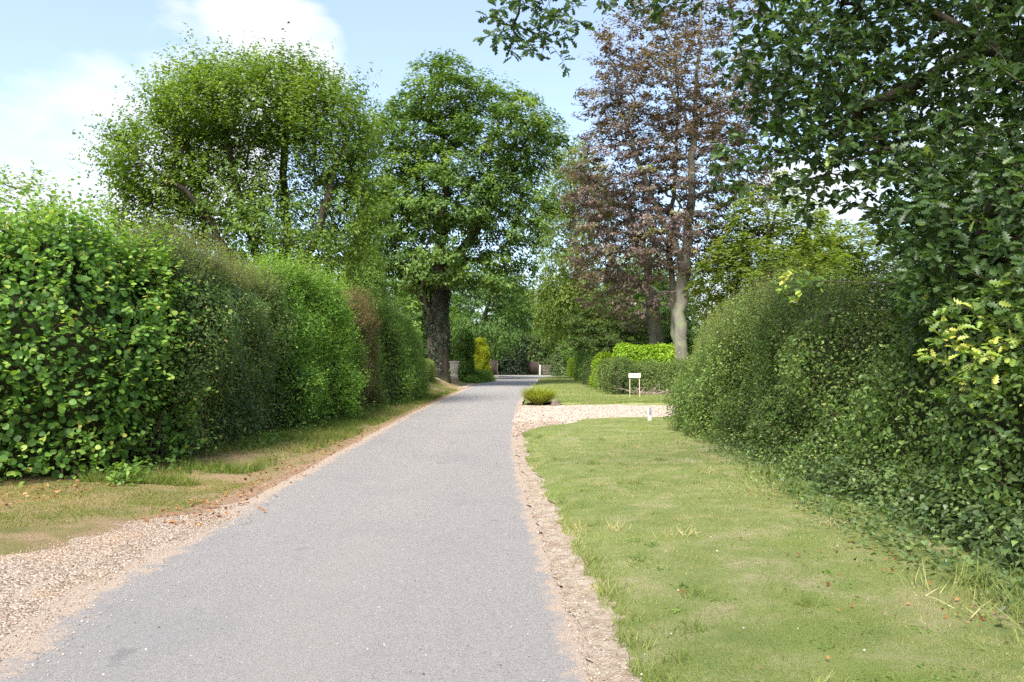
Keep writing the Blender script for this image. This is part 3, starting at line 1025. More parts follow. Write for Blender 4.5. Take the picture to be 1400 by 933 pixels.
# ---- clipped yews along the far lawn
for i, (x, y, w, h, lab) in enumerate([(5.2, 36.8, .85, 1.95, 'rounded clipped yew nearest the drive, at the corner of its row'), (5.2, 39.6, .8, 1.85, 'second rounded clipped yew in the row behind the name sign'),
                                       (5.35, 43.2, .85, 1.85, 'third rounded clipped yew in the row along the far lawn'), (5.5, 47.5, .95, 2.0, 'fourth, darker clipped yew of the row along the far lawn'),
                                       (5.7, 53.5, 1.1, 2.1, 'last and largest clipped yew of the row along the far lawn')]):
    lf = Loft([(x, y - w * 1.15), (x, y + w * 1.15)], [w], [h], n=3.0, end=w * 1.15, m=2.6, bump=.07, bs=1.3, seed=30 + i)
    hedge('clipped_yew', lab, 'yew', 'clipped yews along the far lawn', lf, F_YEW, T_DIAMOND, 6500, .065, depth=.07, up=.3, base=.7 if i in (1, 2) else .42)
lf = Loft([(10.5, 37.2), (5.7, 37.0)], [.8, .8], [1.75, 1.8], n=4, end=.6, bump=.16, seed=37)
hedge('drive_hedge', 'ragged cut-back hedge with bare patches behind the name sign', 'hedge', None, lf, F_YEW, T_DIAMOND, 15000, .06, side=-1, depth=.14, base=.6, var=.2, core=.14)
lf = Loft([(9.0, 40.6), (5.4, 41.2)], [.85, .85], [2.65, 2.55], n=5, end=.5, bump=.12, seed=38)
hedge('laurel_hedge', 'glossy bright lime green laurel hedge above the cut-back hedge', 'hedge', None, lf, F_LIME, T_OVAL, 8500, .14, side=-1, depth=.14, up=.5, base=.5, sag=.1)
lf = Loft([(4.9, 46.5), (6.3, 46.0)], [.8], [2.35], n=4, end=.7, bump=.12, seed=39)
hedge('laurel_bush', 'small lime green laurel bush beside the clipped yews', 'shrub', None, lf, F_LIME, T_OVAL, 3500, .14, side=1, depth=.14, up=.5, base=.6, sag=.1)
lf = Loft([(6.0, 82), (7.4, 82)], [.75], [2.1], n=4, end=.5, bump=.08, seed=40)
hedge('clipped_privet', 'yellow green clipped box-shaped bush at the far end of the lawn', 'shrub', None, lf, F_LIME, T_DIAMOND, 4500, .12, depth=.1, base=.75)
lf = Loft([(5.0, 92.5), (8.2, 91)], [1.2], [4.0], n=2.6, end=1.5, bump=.3, seed=41)
hedge('laurel_shrub', 'blue green shrub at the mouth of the junction', 'shrub', None, lf, F_IVY, T_DIAMOND, 7000, .2, depth=.25, base=.6)

# ---- left, round the far driveway
lf = Loft([(-4.7, 62.5), (-3.1, 63)], [1.2], [4.2], n=2.2, end=.8, bump=.4, bs=.8, seed=43)
hedge('evergreen_shrub', 'large dark evergreen shrub at the mouth of the left driveway', 'shrub', None, lf, F_MID, T_DIAMOND, 12000, .15, depth=.25, base=.42, face=(420, 6, .3, .7, .14, .65))
lf = Loft([(-3.4, 67), (-1.95, 67)], [.75], [3.7], n=2.1, end=.75, m=2, bump=.3, bs=1.2, seed=44)
hedge('golden_conifer', 'bright golden yellow conifer behind the dark evergreen shrub', 'conifer', None, lf, F_GOLD, T_DIAMOND, 7000, .12, depth=.18, base=.5, core=.3)
lf = Loft([(-3.6, 60.4), (-2.4, 66), (-2.5, 72)], [.6, .7, .7], [.9, 1.1, 1.0], n=2.2, end=1, bump=.25, bs=1.2, seed=45)
hedge('flower_border', 'low leafy border of mixed plants beside the road bend', 'plants', None, lf, F_MID, T_DIAMOND, 6000, .10, depth=.15, base=.65)

# ================================================================== trees
def ellip_targets(lobes, n, mind, shell=.35, gap=0.0, gseed=1, gscale=.35):
    """cluster centres spread through the lobes (x,y,z,rx,ry,rz[,weight])"""
    lob = np.array([list(l) + [1.0] * (7 - len(l)) for l in lobes], float)
    w = lob[:, 3] * lob[:, 4] * lob[:, 5] * lob[:, 6]
    M = n * 14
    k = rng.choice(len(lob), M, p=w / w.sum())
    d = rand_dirs(M)
    r = (shell + (1 - shell) * rng.uniform(size=M)) ** .6
    P = lob[k, :3] + d * r[:, None] * lob[k, 3:6]
    ok = vnoise(P, gscale, gseed) > -1 + gap
    P = P[ok]
    out = []
    cell = {}
    for p in P:
        c = tuple((p / mind).astype(int))
        bad = False
        for dx in (-1, 0, 1):
            for dy in (-1, 0, 1):
                for dz in (-1, 0, 1):
                    for q in cell.get((c[0] + dx, c[1] + dy, c[2] + dz), ()):
                        if (q[0] - p[0]) ** 2 + (q[1] - p[1]) ** 2 + (q[2] - p[2]) ** 2 < mind * mind:
                            bad = True
                            break
        if not bad:
            cell.setdefault(c, []).append(p)
            out.append(p)
            if len(out) >= n:
                break
    return np.array(out)


class Skeleton:
    def __init__(s, paths):
        """paths: list of (polyline, ...) ; the first is the trunk, others start near an existing node"""
        s.p, s.par = [], []
        for path in paths:
            path = [np.array(q, float) for q in path]
            if not s.p:
                s.p.append(path[0])
                s.par.append(-1)
                last = 0
            else:
                dd = [np.linalg.norm(q - path[0]) for q in s.p]
                last = int(np.argmin(dd))
            prev = s.p[last]
            for q in path[1:] if np.linalg.norm(prev - path[0]) < 1e-6 or not len(path) == 1 else path:
                seg = np.linalg.norm(q - prev)
                k = max(1, int(seg / .55))
                for i in range(1, k + 1):
                    w = rng.normal(size=3) * .03 * (i < k) * min(seg, 2)
                    s.p.append(prev + (q - prev) * i / k + w)
                    s.par.append(last)
                    last = len(s.p) - 1
                prev = q

    def attach(s, T, lift=.18, wob=.08, minh=None):
        root = np.array(s.p[0])
        order = np.argsort(np.min(np.linalg.norm(T[:, None, :] - np.array(s.p)[None, ::3, :], axis=-1), axis=1))
        tips = {}
        buf = np.zeros((len(s.p) + 64 * len(T) + 64, 3))
        m0 = 0
        for ti in order:
            t = T[ti]
            buf[m0:len(s.p)] = s.p[m0:]
            m0 = len(s.p)
            A = buf[:m0]
            v = t - A
            dist = np.linalg.norm(v, axis=1)
            cost = dist + .9 * np.maximum(A[:, 2] - t[2], 0) + .25 * np.linalg.norm(A - A[0], axis=1) * .15
            if minh is not None:
                cost = cost + 50 * (A[:, 2] < minh)
            j = int(np.argmin(cost))
            st = A[j]
            seg = np.linalg.norm(t - st)
            k = max(2, int(seg / .5))
            last = j
            side = rng.normal(size=3) * wob * seg
            for i in range(1, k + 1):
                f = i / k
                q = st + (t - st) * f + np.array([0, 0, 1]) * lift * seg * math.sin(math.pi * f) * .5 + side * math.sin(math.pi * f)
                s.p.append(q)
                s.par.append(last)
                last = len(s.p) - 1
            tips[ti] = last
        return tips

    def radii(s, r_base, r_tip, p=2.3):
        n = len(s.p)
        R_ = np.zeros(n)
        acc = np.zeros(n)
        for i in range(n - 1, -1, -1):
            R_[i] = max(acc[i], r_tip ** p)
            if s.par[i] >= 0:
                acc[s.par[i]] += R_[i]
        rr = R_ ** (1 / p)
        # bring the butt to its real girth
        g = math.log(r_base / r_tip) / max(math.log(rr[0] / r_tip), 1e-3)
        return r_tip * (rr / r_tip) ** g

    def meshes(s, rr, split, r_min, flare=1.35):
        """two meshes: trunk and limbs thicker than split, branches below"""
        n = len(s.p)
        ch = [[] for _ in range(n)]
        for i, q in enumerate(s.par):
            if q >= 0:
                ch[q].append(i)
        out = {0: ([], []), 1: ([], [])}
        starts = [(0, -1)]
        while starts:
            st, par = starts.pop()
            chain = [] if par < 0 else [par]
            i = st
            while True:
                chain.append(i)
                if not ch[i]:
                    break
                c = sorted(ch[i], key=lambda k: -rr[k])
                for o_ in c[1:]:
                    if rr[o_] >= r_min:
                        starts.append((o_, i))
                if rr[c[0]] < r_min:
                    break
                i = c[0]
            if len(chain) < 2:
                continue
            P = np.array([s.p[k] for k in chain])
            rad = np.array([rr[k] for k in chain])
            if par >= 0:
                rad[0] = rad[1]
            else:
                h = P[:, 2] - P[0, 2]
                rad = rad * (1 + (flare - 1) * np.exp(-h / .6))
            big = rad[min(1, len(rad) - 1)] > split
            V, F = out[0 if big else 1]
            tube_chain(P, rad, 12 if rad[0] > .25 else (7 if rad[0] > .05 else 4), V, F)
        return out


def cluster_leaves(T, per, rad, size, flat=.7, up=.6, out=.7, rnd=.38, base=.45, var=.10, cvar=.12, weep=0.0, feather=0.0, lp=11, tuft=0.0):
    """leaves set along twigs that fan out of each branch end"""
    M = len(T)
    kt = max(1, int(round(per / lp)))
    ctr = T.mean(0) - np.array([0, 0, (T[:, 2].max() - T[:, 2].min()) * .15])
    outw = nrm(T - ctr)
    rr = rad * rng.uniform(.65, 1.3, M)
    c = np.repeat(np.arange(M), kt)
    m = len(c)
    dr = rand_dirs(m) * np.array([1, 1, flat]) + outw[c] * .55
    if feather:
        dr = dr + np.array([0, 0, .75])
    if weep:
        dr = dr * np.array([.55, .55, .5])
    dr = nrm(dr)
    ln = rr[c] * rng.uniform(.6, 1.35, m) * (1 + feather)
    st = T[c] + rng.normal(size=(m, 3)) * (rad * .22) * np.array([1, 1, flat])
    k = np.repeat(np.arange(m), lp)
    n = len(k)
    f = rng.uniform(size=n)
    if tuft:
        f = 1 - (1 - f) * (1 - tuft)
    pos = st[k] + dr[k] * (ln[k] * f)[:, None]
    side = rand_dirs(n)
    pos = pos + side * (size * (.35 + .5 * tuft)) * rng.uniform(size=n)[:, None] * (2.2 if tuft else 1)
    d = side * .9 + dr[k] * .8
    if weep:
        pos[:, 2] -= (f ** 1.5) * weep * rng.uniform(.4, 1.2, m)[k]
        d = d + np.array([0, 0, -1.3])
    nn = (outw[c][k] * .6 + (dr[k] * .5)) * out + np.array([0, 0, up]) + rng.normal(size=(n, 3)) * rnd
    tint = base + (rng.normal(size=M) * cvar)[c][k] + (rng.normal(size=m) * cvar * .6)[k] + rng.normal(size=n) * var
    return dict(pos=pos, d=d, n=nn, size=size * rng.uniform(.65, 1.25, n), tint=tint)


def tree(name, label, group, loc, paths, lobes, n, mind, per, rad, size, leafmat, barkmat, r_base, r_tip=.012, r_min=.012, split=.09,
         tpl=T_DIAMOND, shell=.35, gap=.35, gseed=1, gscale=.35, lift=.18, cat_='tree', minh=None, wob=.08, **kw):
    o = thing(name, label, cat_, loc, group)
    T = ellip_targets(lobes, n, mind, shell, gap, gseed, gscale)
    sk = Skeleton(paths)
    sk.attach(T, lift, wob, minh)
    rr = sk.radii(r_base, r_tip)
    ms = sk.meshes(rr, split, r_min)
    mesh_obj('trunk', ms[0][0], np.array(ms[0][1]), barkmat, o, smooth=True)
    if ms[1][1]:
        mesh_obj('branches', ms[1][0], np.array(ms[1][1]), barkmat, o, smooth=True, kind='stuff')
    L = cluster_leaves(T, per, rad, size, **kw)
    leaf_mesh('crown', tpl, L, leafmat, o)
    shift_children(o)
    return o


def copy_tree(src, loc, rz, sc, label, group=None):
    c = src.copy()
    COL.objects.link(c)
    c.location = loc
    c.rotation_euler = (0, 0, rz)
    c.scale = sc if isinstance(sc, tuple) else (sc, sc, sc)
    c['label'] = label
    if group:
        c['group'] = group
    for ch in src.children:
        q = ch.copy()
        COL.objects.link(q)
        q.parent = c
    return c


def W(px, py, d):
    """a point of the plan worked out from the survey of the place"""
    return ((px - 700) / 1050 * d, d, 1.7 + (495 - py) / 1050 * d)


def lobes_from(rows, d, depth=1.0):
    out = []
    for r in rows:
        px, py, rx, rz = r[:4]
        w = r[4] if len(r) > 4 else 1.0
        dy = r[5] if len(r) > 5 else 0.0
        x, y, z = W(px, py, d)
        k = d / 1050
        out.append((x, y + dy, z, rx * k, (rx + rz) / 2 * k * depth, rz * k, w))
    return out


# ---- spreading feathery tree behind the left hedge
d = 28
lb = lobes_from([(330, 160, 125, 62), (222, 235, 74, 66), (440, 190, 72, 80), (470, 290, 44, 85), (300, 265, 95, 50, .42), (188, 305, 42, 48, .8), (400, 315, 85, 45, .6), (250, 335, 70, 30, .6), (430, 365, 60, 30, .7), (330, 365, 60, 20, .4), (390, 120, 60, 34), (270, 150, 60, 40)], d)
b0 = np.array(W(375, 470, d))
b0[2] = -.1
fk = np.array(W(372, 395, d))
pa = [[b0, fk], [fk, W(345, 330, d), W(320, 250, d - .5), W(300, 170, d - 1)], [fk, W(395, 330, d + .4), W(385, 240, d + .8), W(390, 150, d + 1)],
      [fk, W(310, 350, d - .4), W(270, 280, d - 1), W(225, 235, d - 1.5)], [fk, W(425, 340, d - .5), W(450, 260, d - .8), W(470, 190, d - 1)], [fk, W(440, 352, d + 1), W(490, 330, d + 1.5)]]
tree('maple_tree', 'spreading feathery-topped tree with many dark stems behind the left hedge', None, tuple(b0 * [1, 1, 0]), pa, lb, 780, .43, 140, .62, .13, F_WILLOW, MAT_OAKBARK, .40,
     gap=.5, gseed=6, gscale=.6, feather=.75, up=.5, base=.45, cvar=.14, split=.06, minh=3.2, tpl=T_DIAMOND)

# ---- great oak
d = 51
lb = lobes_from([(605, 135, 72, 46), (560, 200, 62, 62), (675, 190, 82, 62), (620, 270, 100, 62), (540, 305, 48, 64), (695, 285, 56, 60), (590, 355, 75, 42), (680, 372, 52, 30), (735, 190, 34, 40, .35), (722, 300, 24, 48, .4), (525, 260, 38, 56)], d)
b0 = np.array(W(597, 530, d))
b0[2] = .3
f1 = np.array(W(600, 410, d))
pa = [[b0, W(598, 470, d), f1, W(602, 330, d), W(610, 250, d), W(600, 160, d)], [W(598, 430, d), W(570, 400, d - 1), W(545, 350, d - 2), W(530, 290, d - 2.5)],
      [W(602, 380, d), W(640, 330, d - .5), W(680, 260, d - 1), W(720, 210, d - 1)], [W(596, 470, d), W(582, 420, d - 1.2), W(575, 370, d - 1.8), W(590, 300, d - 2.5)],
      [W(602, 350, d), W(650, 355, d + 1), W(700, 370, d + .5)], [W(604, 300, d), W(560, 230, d + 1), W(550, 190, d + 1.5)]]
oak = tree('oak_tree', 'great round-crowned oak with a thick ivy-dark trunk left of the road', None, (b0[0], b0[1], .3), pa, lb, 500, 1.0, 230, .84, .24, F_OAK, MAT_OAKBARK, .72,
           gap=.66, gseed=12, gscale=.42, flat=.55, up=.85, base=.48, cvar=.17, tuft=.55, lp=14, split=.12, r_tip=.02, r_min=.03, minh=4.5)
N = 5200                                                  # ivy up the trunk
an = rng.uniform(0, 2 * np.pi, N)
zz = rng.uniform(.2, 6.2, N) ** 1.0
rad = .76 + .12 * vnoise(np.stack([np.cos(an) * 2, np.sin(an) * 2, zz], -1), 1.1, 4) + rng.uniform(0, .15, N) + .25 * np.exp(-zz)
nn = np.stack([np.cos(an), np.sin(an), 0 * an], -1)
keep = vnoise(np.stack([np.cos(an) * 2, np.sin(an) * 2, zz], -1), .8, 9) > -.25
L = dict(pos=np.stack([rad * np.cos(an), rad * np.sin(an), zz], -1), d=rng.normal(size=(N, 3)) + [0, 0, -.5], n=nn + [0, 0, .4] + rng.normal(size=(N, 3)) * .5, size=rng.uniform(.1, .18, N), tint=.02 + np.abs(rng.normal(size=N)) * .10)
leaf_mesh('trunk_ivy', T_DIAMOND, sel(L, keep), F_NEARBLACK, oak)

# ---- copper beeches
d = 40
lb = lobes_from([(895, 130, 100, 70), (850, 240, 75, 80), (950, 220, 85, 80), (855, 345, 72, 52), (945, 330, 70, 50), (1005, 150, 66, 80), (955, 10, 90, 55), (825, 170, 34, 50), (1010, 310, 42, 50), (880, 400, 45, 25, .6), (800, 290, 30, 60, .9), (870, 60, 65, 45), (900, 300, 90, 60, .8), (1020, 230, 40, 60)], d, .85)
b0 = np.array(W(932, 545, d))
b0[2] = -.05
pa = [[b0, W(930, 460, d), W(935, 380, d), W(944, 290, d), W(950, 200, d), W(955, 110, d), W(962, 20, d), W(965, -60, d)],
      [W(935, 370, d), W(905, 300, d - .3), W(872, 215, d - .2), W(850, 140, d)], [W(946, 280, d), W(985, 240, d - .7), W(1020, 210, d - 1)],
      [W(938, 390, d), W(975, 350, d - 1.2), W(1000, 310, d - 1.6), W(1030, 290, d - 2)], [W(950, 190, d), W(920, 120, d + .6), W(900, 60, d + 1)], [W(944, 290, d), W(895, 250, d + 1.5), W(850, 230, d + 2)], [b0, W(922, 440, d + .8), W(915, 340, d + 1.2), W(925, 240, d + 1.5), W(930, 150, d + 1.6), W(925, 50, d + 1.8)], [W(915, 340, d + 1.2), W(880, 290, d + 2), W(840, 270, d + 2.4)]]
tree('copper_beech', 'tall copper beech with smooth pale trunk and sparse purple brown leaves', 'copper beeches beyond the drive', tuple(b0 * [1, 1, 0]), pa, lb, 920, .55, 100, .66, .155, F_BEECH, MAT_BEECHBARK, .40,
     gap=.42, gseed=21, gscale=.45, flat=.3, up=.8, base=.48, cvar=.16, split=.05, r_tip=.012, r_min=.014, minh=3.5, lift=.1)
d = 45
b0 = np.array(W(900, 545, d))
b0[2] = -.05
lb = lobes_from([(840, 300, 50, 60), (830, 390, 40, 40), (870, 430, 30, 18, .5), (810, 350, 30, 50)], d, .9)
pa = [[b0, W(898, 480, d), W(892, 420, d), W(880, 350, d), W(862, 290, d), W(850, 240, d)], [W(897, 470, d), W(905, 455, d - 1.5), W(885, 430, d - 2.2), W(868, 395, d - 2.6), W(850, 360, d - 2.8)], [W(890, 410, d), W(860, 380, d + .5), W(830, 350, d + 1)]]
tree('copper_beech', 'leaning paler beech with a low crooked limb behind the laurel hedge', 'copper beeches beyond the drive', tuple(b0 * [1, 1, 0]), pa, lb, 170, .7, 110, .65, .13, F_BEECH, MAT_BEECHBARK, .42,
     gap=.5, gseed=23, gscale=.4, flat=.3, up=.8, base=.5, cvar=.18, split=.05, r_tip=.014, r_min=.016, minh=3.0, lift=.1)

# ---- birches
d = 72
lb = lobes_from([(775, 235, 30, 70), (764, 330, 34, 80), (785, 390, 48, 60), (802, 280, 34, 70), (760, 400, 36, 50)], d)
b0 = np.array(W(806, 520, d))
b0[2] = 0
birch = tree('birch_tree', 'tall pale green weeping birch between the oak and the copper beech', None, tuple(b0 * [1, 1, 0]), [[b0, W(795, 400, d), W(780, 250, d), W(775, 165, d)]], lb, 280, .9, 140, .8, .24, F_BIRCH, MAT_BEECHBARK, .22,
             gap=.35, gseed=25, weep=2.2, split=.08, r_tip=.015, r_min=.03, base=.45)
copy_tree(birch, (13.5, 40, -.1), 1.2, (.95, .95, .46), 'pale weeping birch showing above the right hedge beside the golden tree', None)
copy_tree(birch, (19, 47, -.1), 2.6, (1.2, 1.2, .44), 'pale birch farthest along behind the right hedge', None)
copy_tree(birch, (12.5, 80, -.1), 4.0, (.9, .9, .62), 'shorter pale birch behind the clipped yews', None)

# ---- golden tree behind the right hedge
d = 45
b0 = np.array(W(1000, 535, d))
b0[2] = -.05
lb = lobes_from([(995, 362, 34, 24), (1020, 385, 28, 22), (965, 395, 22, 20), (990, 420, 40, 30)], d)
tree('golden_tree', 'small golden yellow tree showing over the right hedge', None, tuple(b0 * [1, 1, 0]), [[b0, W(998, 470, d), W(995, 390, d)]], lb, 110, .6, 150, .6, .13, F_GOLD, MAT_BARK, .12, base=.5, gap=.3, minh=1.5)

# ---- yews and conifers behind the laurel
d = 54
b0 = np.array(W(836, 528, d))
b0[2] = 0
lb = lobes_from([(830, 425, 38, 16), (800, 445, 28, 18), (870, 445, 40, 18), (820, 468, 40, 14), (875, 475, 35, 14)], d, 1.0)
tree('yew_tree', 'dark layered evergreen with bare reddish stems behind the laurel hedge', None, tuple(b0 * [1, 1, 0]), [[b0, W(832, 470, d), W(830, 425, d)], [W(838, 500, d), W(848, 460, d), W(860, 440, d)]], lb, 190, .5, 150, .55, .13, F_YEW, MAT_BARK, .16,
     flat=.35, base=.5, gap=.4, gseed=27, minh=1.2, split=.05)

# ---- background trees
def generic(name, label, group, loc, H, r, leafmat, seed, weep=0, per=120, n=170, base=.45, lean=(0, 0), size=.24, low=.28, cat_='tree'):
    x, y = loc
    b0 = np.array((x, y, -.1))
    top = np.array((x + lean[0], y + lean[1], H * .85))
    lb = []
    rs = np.random.default_rng(seed)
    for i in range(9):
        f = low + (1 - low) * rs.uniform(.1, .85)
        a = rs.uniform(0, 6.28)
        q = r * (.55 if f > .75 else .75) * rs.uniform(.4, .9)
        c = b0 + (top - b0) * f
        lb.append((c[0] + q * math.cos(a), c[1] + q * math.sin(a), H * f, r * rs.uniform(.4, .62), r * rs.uniform(.4, .62), H * rs.uniform(.10, .17)))
    lb.append((top[0], top[1], H * .82, r * .45, r * .45, H * .18))
    c = b0 + (top - b0) * .5
    lb.append((c[0], c[1], H * .5, r * .7, r * .7, H * .25))
    return tree(name, label, group, (x, y, 0), [[b0, b0 + (top - b0) * .4 + rs.normal(size=3) * .2, top]], lb, n, r * .16, per, r * .2, size, leafmat, MAT_BARK, .03 * H, gap=.3, gseed=seed, gscale=.3,
                r_tip=.02, r_min=.035, split=.10, minh=H * low * .6, base=base, weep=weep, flat=.7, cat_=cat_)


GB = 'background trees round the junction'
t1 = generic('broadleaf_tree', 'leaning tree arching over the road before the junction', GB, (-4.6, 76), 11.5, 4.6, F_FAR, 31, weep=1.2, lean=(3.0, 0), low=.3, size=.2, n=220)
t2 = generic('broadleaf_tree', 'dark tree directly beyond the junction above the brown fence', GB, (-1.5, 113), 14, 5.5, F_FAR, 32, base=.3, size=.27, low=.2, n=220)
t3 = generic('broadleaf_tree', 'fresh green tree overhanging the lawn end at the junction', GB, (8.5, 97), 12, 5.2, F_MID, 33, base=.55, size=.27, low=.15, n=220)
copy_tree(t2, (6.5, 116, 0), 2.0, .95, 'dark tree behind the low stone wall past the junction', GB)
copy_tree(t3, (-9.5, 84, 0), 1.2, 1.05, 'green tree behind the brown fence on the left', GB)
copy_tree(t2, (-10, 100, 0), 3.3, 1.15, 'tall dark tree behind the fence corner at the junction', GB)
copy_tree(t2, (15, 108, 0), 4.4, 1.0, 'dark tree behind the weeping birch', GB)
copy_tree(t3, (9.8, 90, 0), 3.1, (.8, .8, .72), 'green tree standing at the junction end of the shrub belt', GB)
copy_tree(t3, (14, 72, 0), 2.5, .8, 'green tree behind the dark layered evergreen', GB)
copy_tree(t2, (11.5, 58, 0), 5.2, .62, 'dark compact tree close behind the layered evergreen', GB)
copy_tree(t3, (-13, 62, 0), .6, .85, 'green tree behind the great oak', GB)
copy_tree(t3, (24, 62, 0), 3.9, 1.0, 'green tree behind the copper beech', GB)
copy_tree(t2, (25, 42, 0), 1.1, .8, 'dark tree behind the overhanging oak boughs', GB)
copy_tree(t3, (-22, 60, 0), 5.5, .8, 'green tree seen through the stems of the feathery tree', GB)
copy_tree(t3, (3.5, 86, 0) if False else (1.5, 128, 0), 5.0, 1.15, 'green tree in the gap straight ahead past the junction', GB)

# young yellowish tree behind the hazel hedge
lb = [(-10.2, 15, 4.1, 1.7, 1.6, 1.25), (-11.5, 15, 3.6, 1.6, 1.6, 1.4), (-9.2, 15.4, 3.4, 1.1, 1.2, .9)]
tree('field_maple', 'yellowish young tree crown rising behind the hazel hedge', None, (-10.6, 15, 0), [[(-10.6, 15, -.1), (-10.5, 15, 2), (-10.4, 15, 3.6)]], lb, 150, .33, 110, .36, .085, F_WILLOW, MAT_BARK, .12,
     base=.72, gap=.3, minh=1.2, feather=.15)

# ================================================================== overhanging oak on the right
def near_oak():
    o = thing('overhanging_oak', 'big dark oak with lobed leaves overhanging the lawn and the hedge', 'tree', (8.2, 9.6, 0))
    lobes = [(5.3, 9.6, 5.6, 2.5, 2.3, 1.5, 1.0), (3.75, 9.6, 5.6, 1.1, 1.4, .8, 1.3), (1.9, 9.0, 6.25, 1.4, .8, .28, 1.2), (.22, 8.4, 5.5, .55, .5, .40, 34.0), (.58, 8.3, 4.95, .13, .13, .14, 30.),
             (2.75, 9.4, 4.2, .32, .6, .45, 1.0), (3.9, 9.2, 4.3, .85, 1.0, .85, 1.0), (4.9, 8.2, 3.8, 1.1, 1.3, 1.2, 1.2), (4.5, 7.2, 2.7, .8, .9, .9, 1.6), (3.95, 6.5, 1.75, .42, .6, .5, 8.0),
             (3.4, 9.0, 2.6, .35, .5, .25, 1.2), (5.6, 7.2, 3.4, 1.0, 1.2, 1.4, 1.0), (4.75, 6.0, 2.3, .6, .7, .8, 1.5)]
    T = ellip_targets(lobes, 2150, .225, .15, .30, 44, .8)
    T = np.concatenate([T, ellip_targets([(4.9, 7.4, 2.6, 1.0, 1.5, 1.1), (4.6, 6.2, 2.0, .75, 1.0, .9), (5.2, 8.4, 3.3, 1.0, 1.2, 1.0), (4.5, 5.4, 2.6, .6, .8, .9)], 620, .22, .5, .15, 46, .9)])
    T2 = ellip_targets([(8.2, 9.8, 8.6, 3.6, 3.6, 2.4), (8.6, 8.5, 5.5, 2.6, 3.2, 2.0)], 130, .7, .3, .2, 45, .4)
    pa = [[(8.2, 9.6, -.1), (8.1, 9.6, 2), (7.7, 9.5, 4.2), (7.4, 9.5, 7), (7.3, 9.6, 10)], [(7.7, 9.5, 4.2), (6, 9.4, 5.6), (4.2, 9.3, 6.4), (2.4, 9, 6.5), (.9, 8.6, 6.1), (.2, 8.4, 5.75)],
          [(8.0, 9.6, 3.4), (6.6, 8.8, 3.9), (5.2, 8.0, 3.6), (4.5, 7.2, 2.8)], [(7.4, 9.5, 6), (5.5, 10, 6.6), (4, 10, 6.8)], [(6, 9.4, 5.6), (4.8, 9.2, 5.0), (3.6, 9.2, 4.5)], [(6.6, 8.8, 3.9), (5.6, 7.2, 3.6), (4.9, 6.2, 2.7)]]
    sk = Skeleton(pa)
    allT = np.concatenate([T, T2])
    tips = sk.attach(allT, .05, .10, 1.2)
    rr = sk.radii(.2, .003, 2.4)
    ms = sk.meshes(rr, .04, .003)
    mesh_obj('trunk', ms[0][0], np.array(ms[0][1]), MAT_OAKBARK, o, smooth=True)
    mesh_obj('branches', ms[1][0], np.array(ms[1][1]), MAT_OAKBARK, o, smooth=True, kind='stuff')
    # sprays of leaves round each twig end
    A = np.array(sk.p)
    par = np.array(sk.par)
    M = len(T)
    tip = np.array([tips[i] for i in range(M)])
    dr = nrm(A[tip] - A[par[tip]] + rng.normal(size=(M, 3)) * .12 * np.linalg.norm(A[tip] - A[par[tip]], axis=1, keepdims=True) + np.array([0, 0, -.03]))
    young = (1.15 * np.exp(-np.sum(((T - np.array([3.9, 6.5, 1.75])) / np.array([.6, .9, .6])) ** 2, 1)) + .9 * np.exp(-np.sum(((T - np.array([3.3, 9.0, 2.6])) / np.array([.5, .6, .35])) ** 2, 1))
             + .5 * (rng.uniform(size=M) < .05))
    per = 12
    out = []
    for j in range(per):
        f = (j + .5) / per
        a = rng.normal(size=(M, 3))
        side = nrm(a - dr * np.sum(a * dr, -1, keepdims=True))
        p = T + dr * ((f - .6) * .24)[..., None] if False else T + dr * ((f - .6) * .24)
        out.append(dict(pos=p + side * .004, d=side * (1.1 - .7 * f) + dr * (.35 + .6 * f) + np.array([0, 0, -.12]), n=np.array([0, -.25, .8]) + rng.normal(size=(M, 3)) * .6 - dr * .2,
                        size=rng.uniform(.075, .14, M) * (1 - .25 * young.clip(0, 1)), tint=.36 + rng.normal(size=M) * .12 + .52 * young.clip(0, 1), outer=np.where(p[:, 1] < 9.3, 1.0, .8)))
    L = cat_o(*out)
    near = (L['pos'][:, 1] < 8.8) | (L['pos'][:, 0] < 2.4)
    keys = ('pos', 'd', 'n', 'size', 'tint')
    leaves_split(T_OAK, sel(L, near), F_OAKNEAR, o, 300, T_OAK_S)
    Lf = sel(L, ~near)
    Lf2 = cluster_leaves(T2, 70, .75, .19, base=.4)
    leaf_mesh('crown', T_OVAL, cat({k: Lf[k] for k in keys}, Lf2), F_OAKNEAR, o)
    shift_children(o)


near_oak()


# ================================================================== built things
def box(V, F, x0, x1, y0, y1, z0, z1):
    b_ = len(V)
    V += [(x0, y0, z0), (x1, y0, z0), (x1, y1, z0), (x0, y1, z0), (x0, y0, z1), (x1, y0, z1), (x1, y1, z1), (x0, y1, z1)]
    F += [tuple(b_ + i for i in q) for q in ((0, 3, 2, 1), (4, 5, 6, 7), (0, 1, 5, 4), (1, 2, 6, 5), (2, 3, 7, 6), (3, 0, 4, 7))]


def box_obj(name, parent, mat, *boxes, bevel=0.0):
    V, F = [], []
    for q in boxes:
        box(V, F, *q)
    o = mesh_obj(name, V, np.array(F), mat, parent)
    if bevel:
        m = o.modifiers.new('bevel', 'BEVEL')
        m.width = bevel
        m.segments = 2
    return o


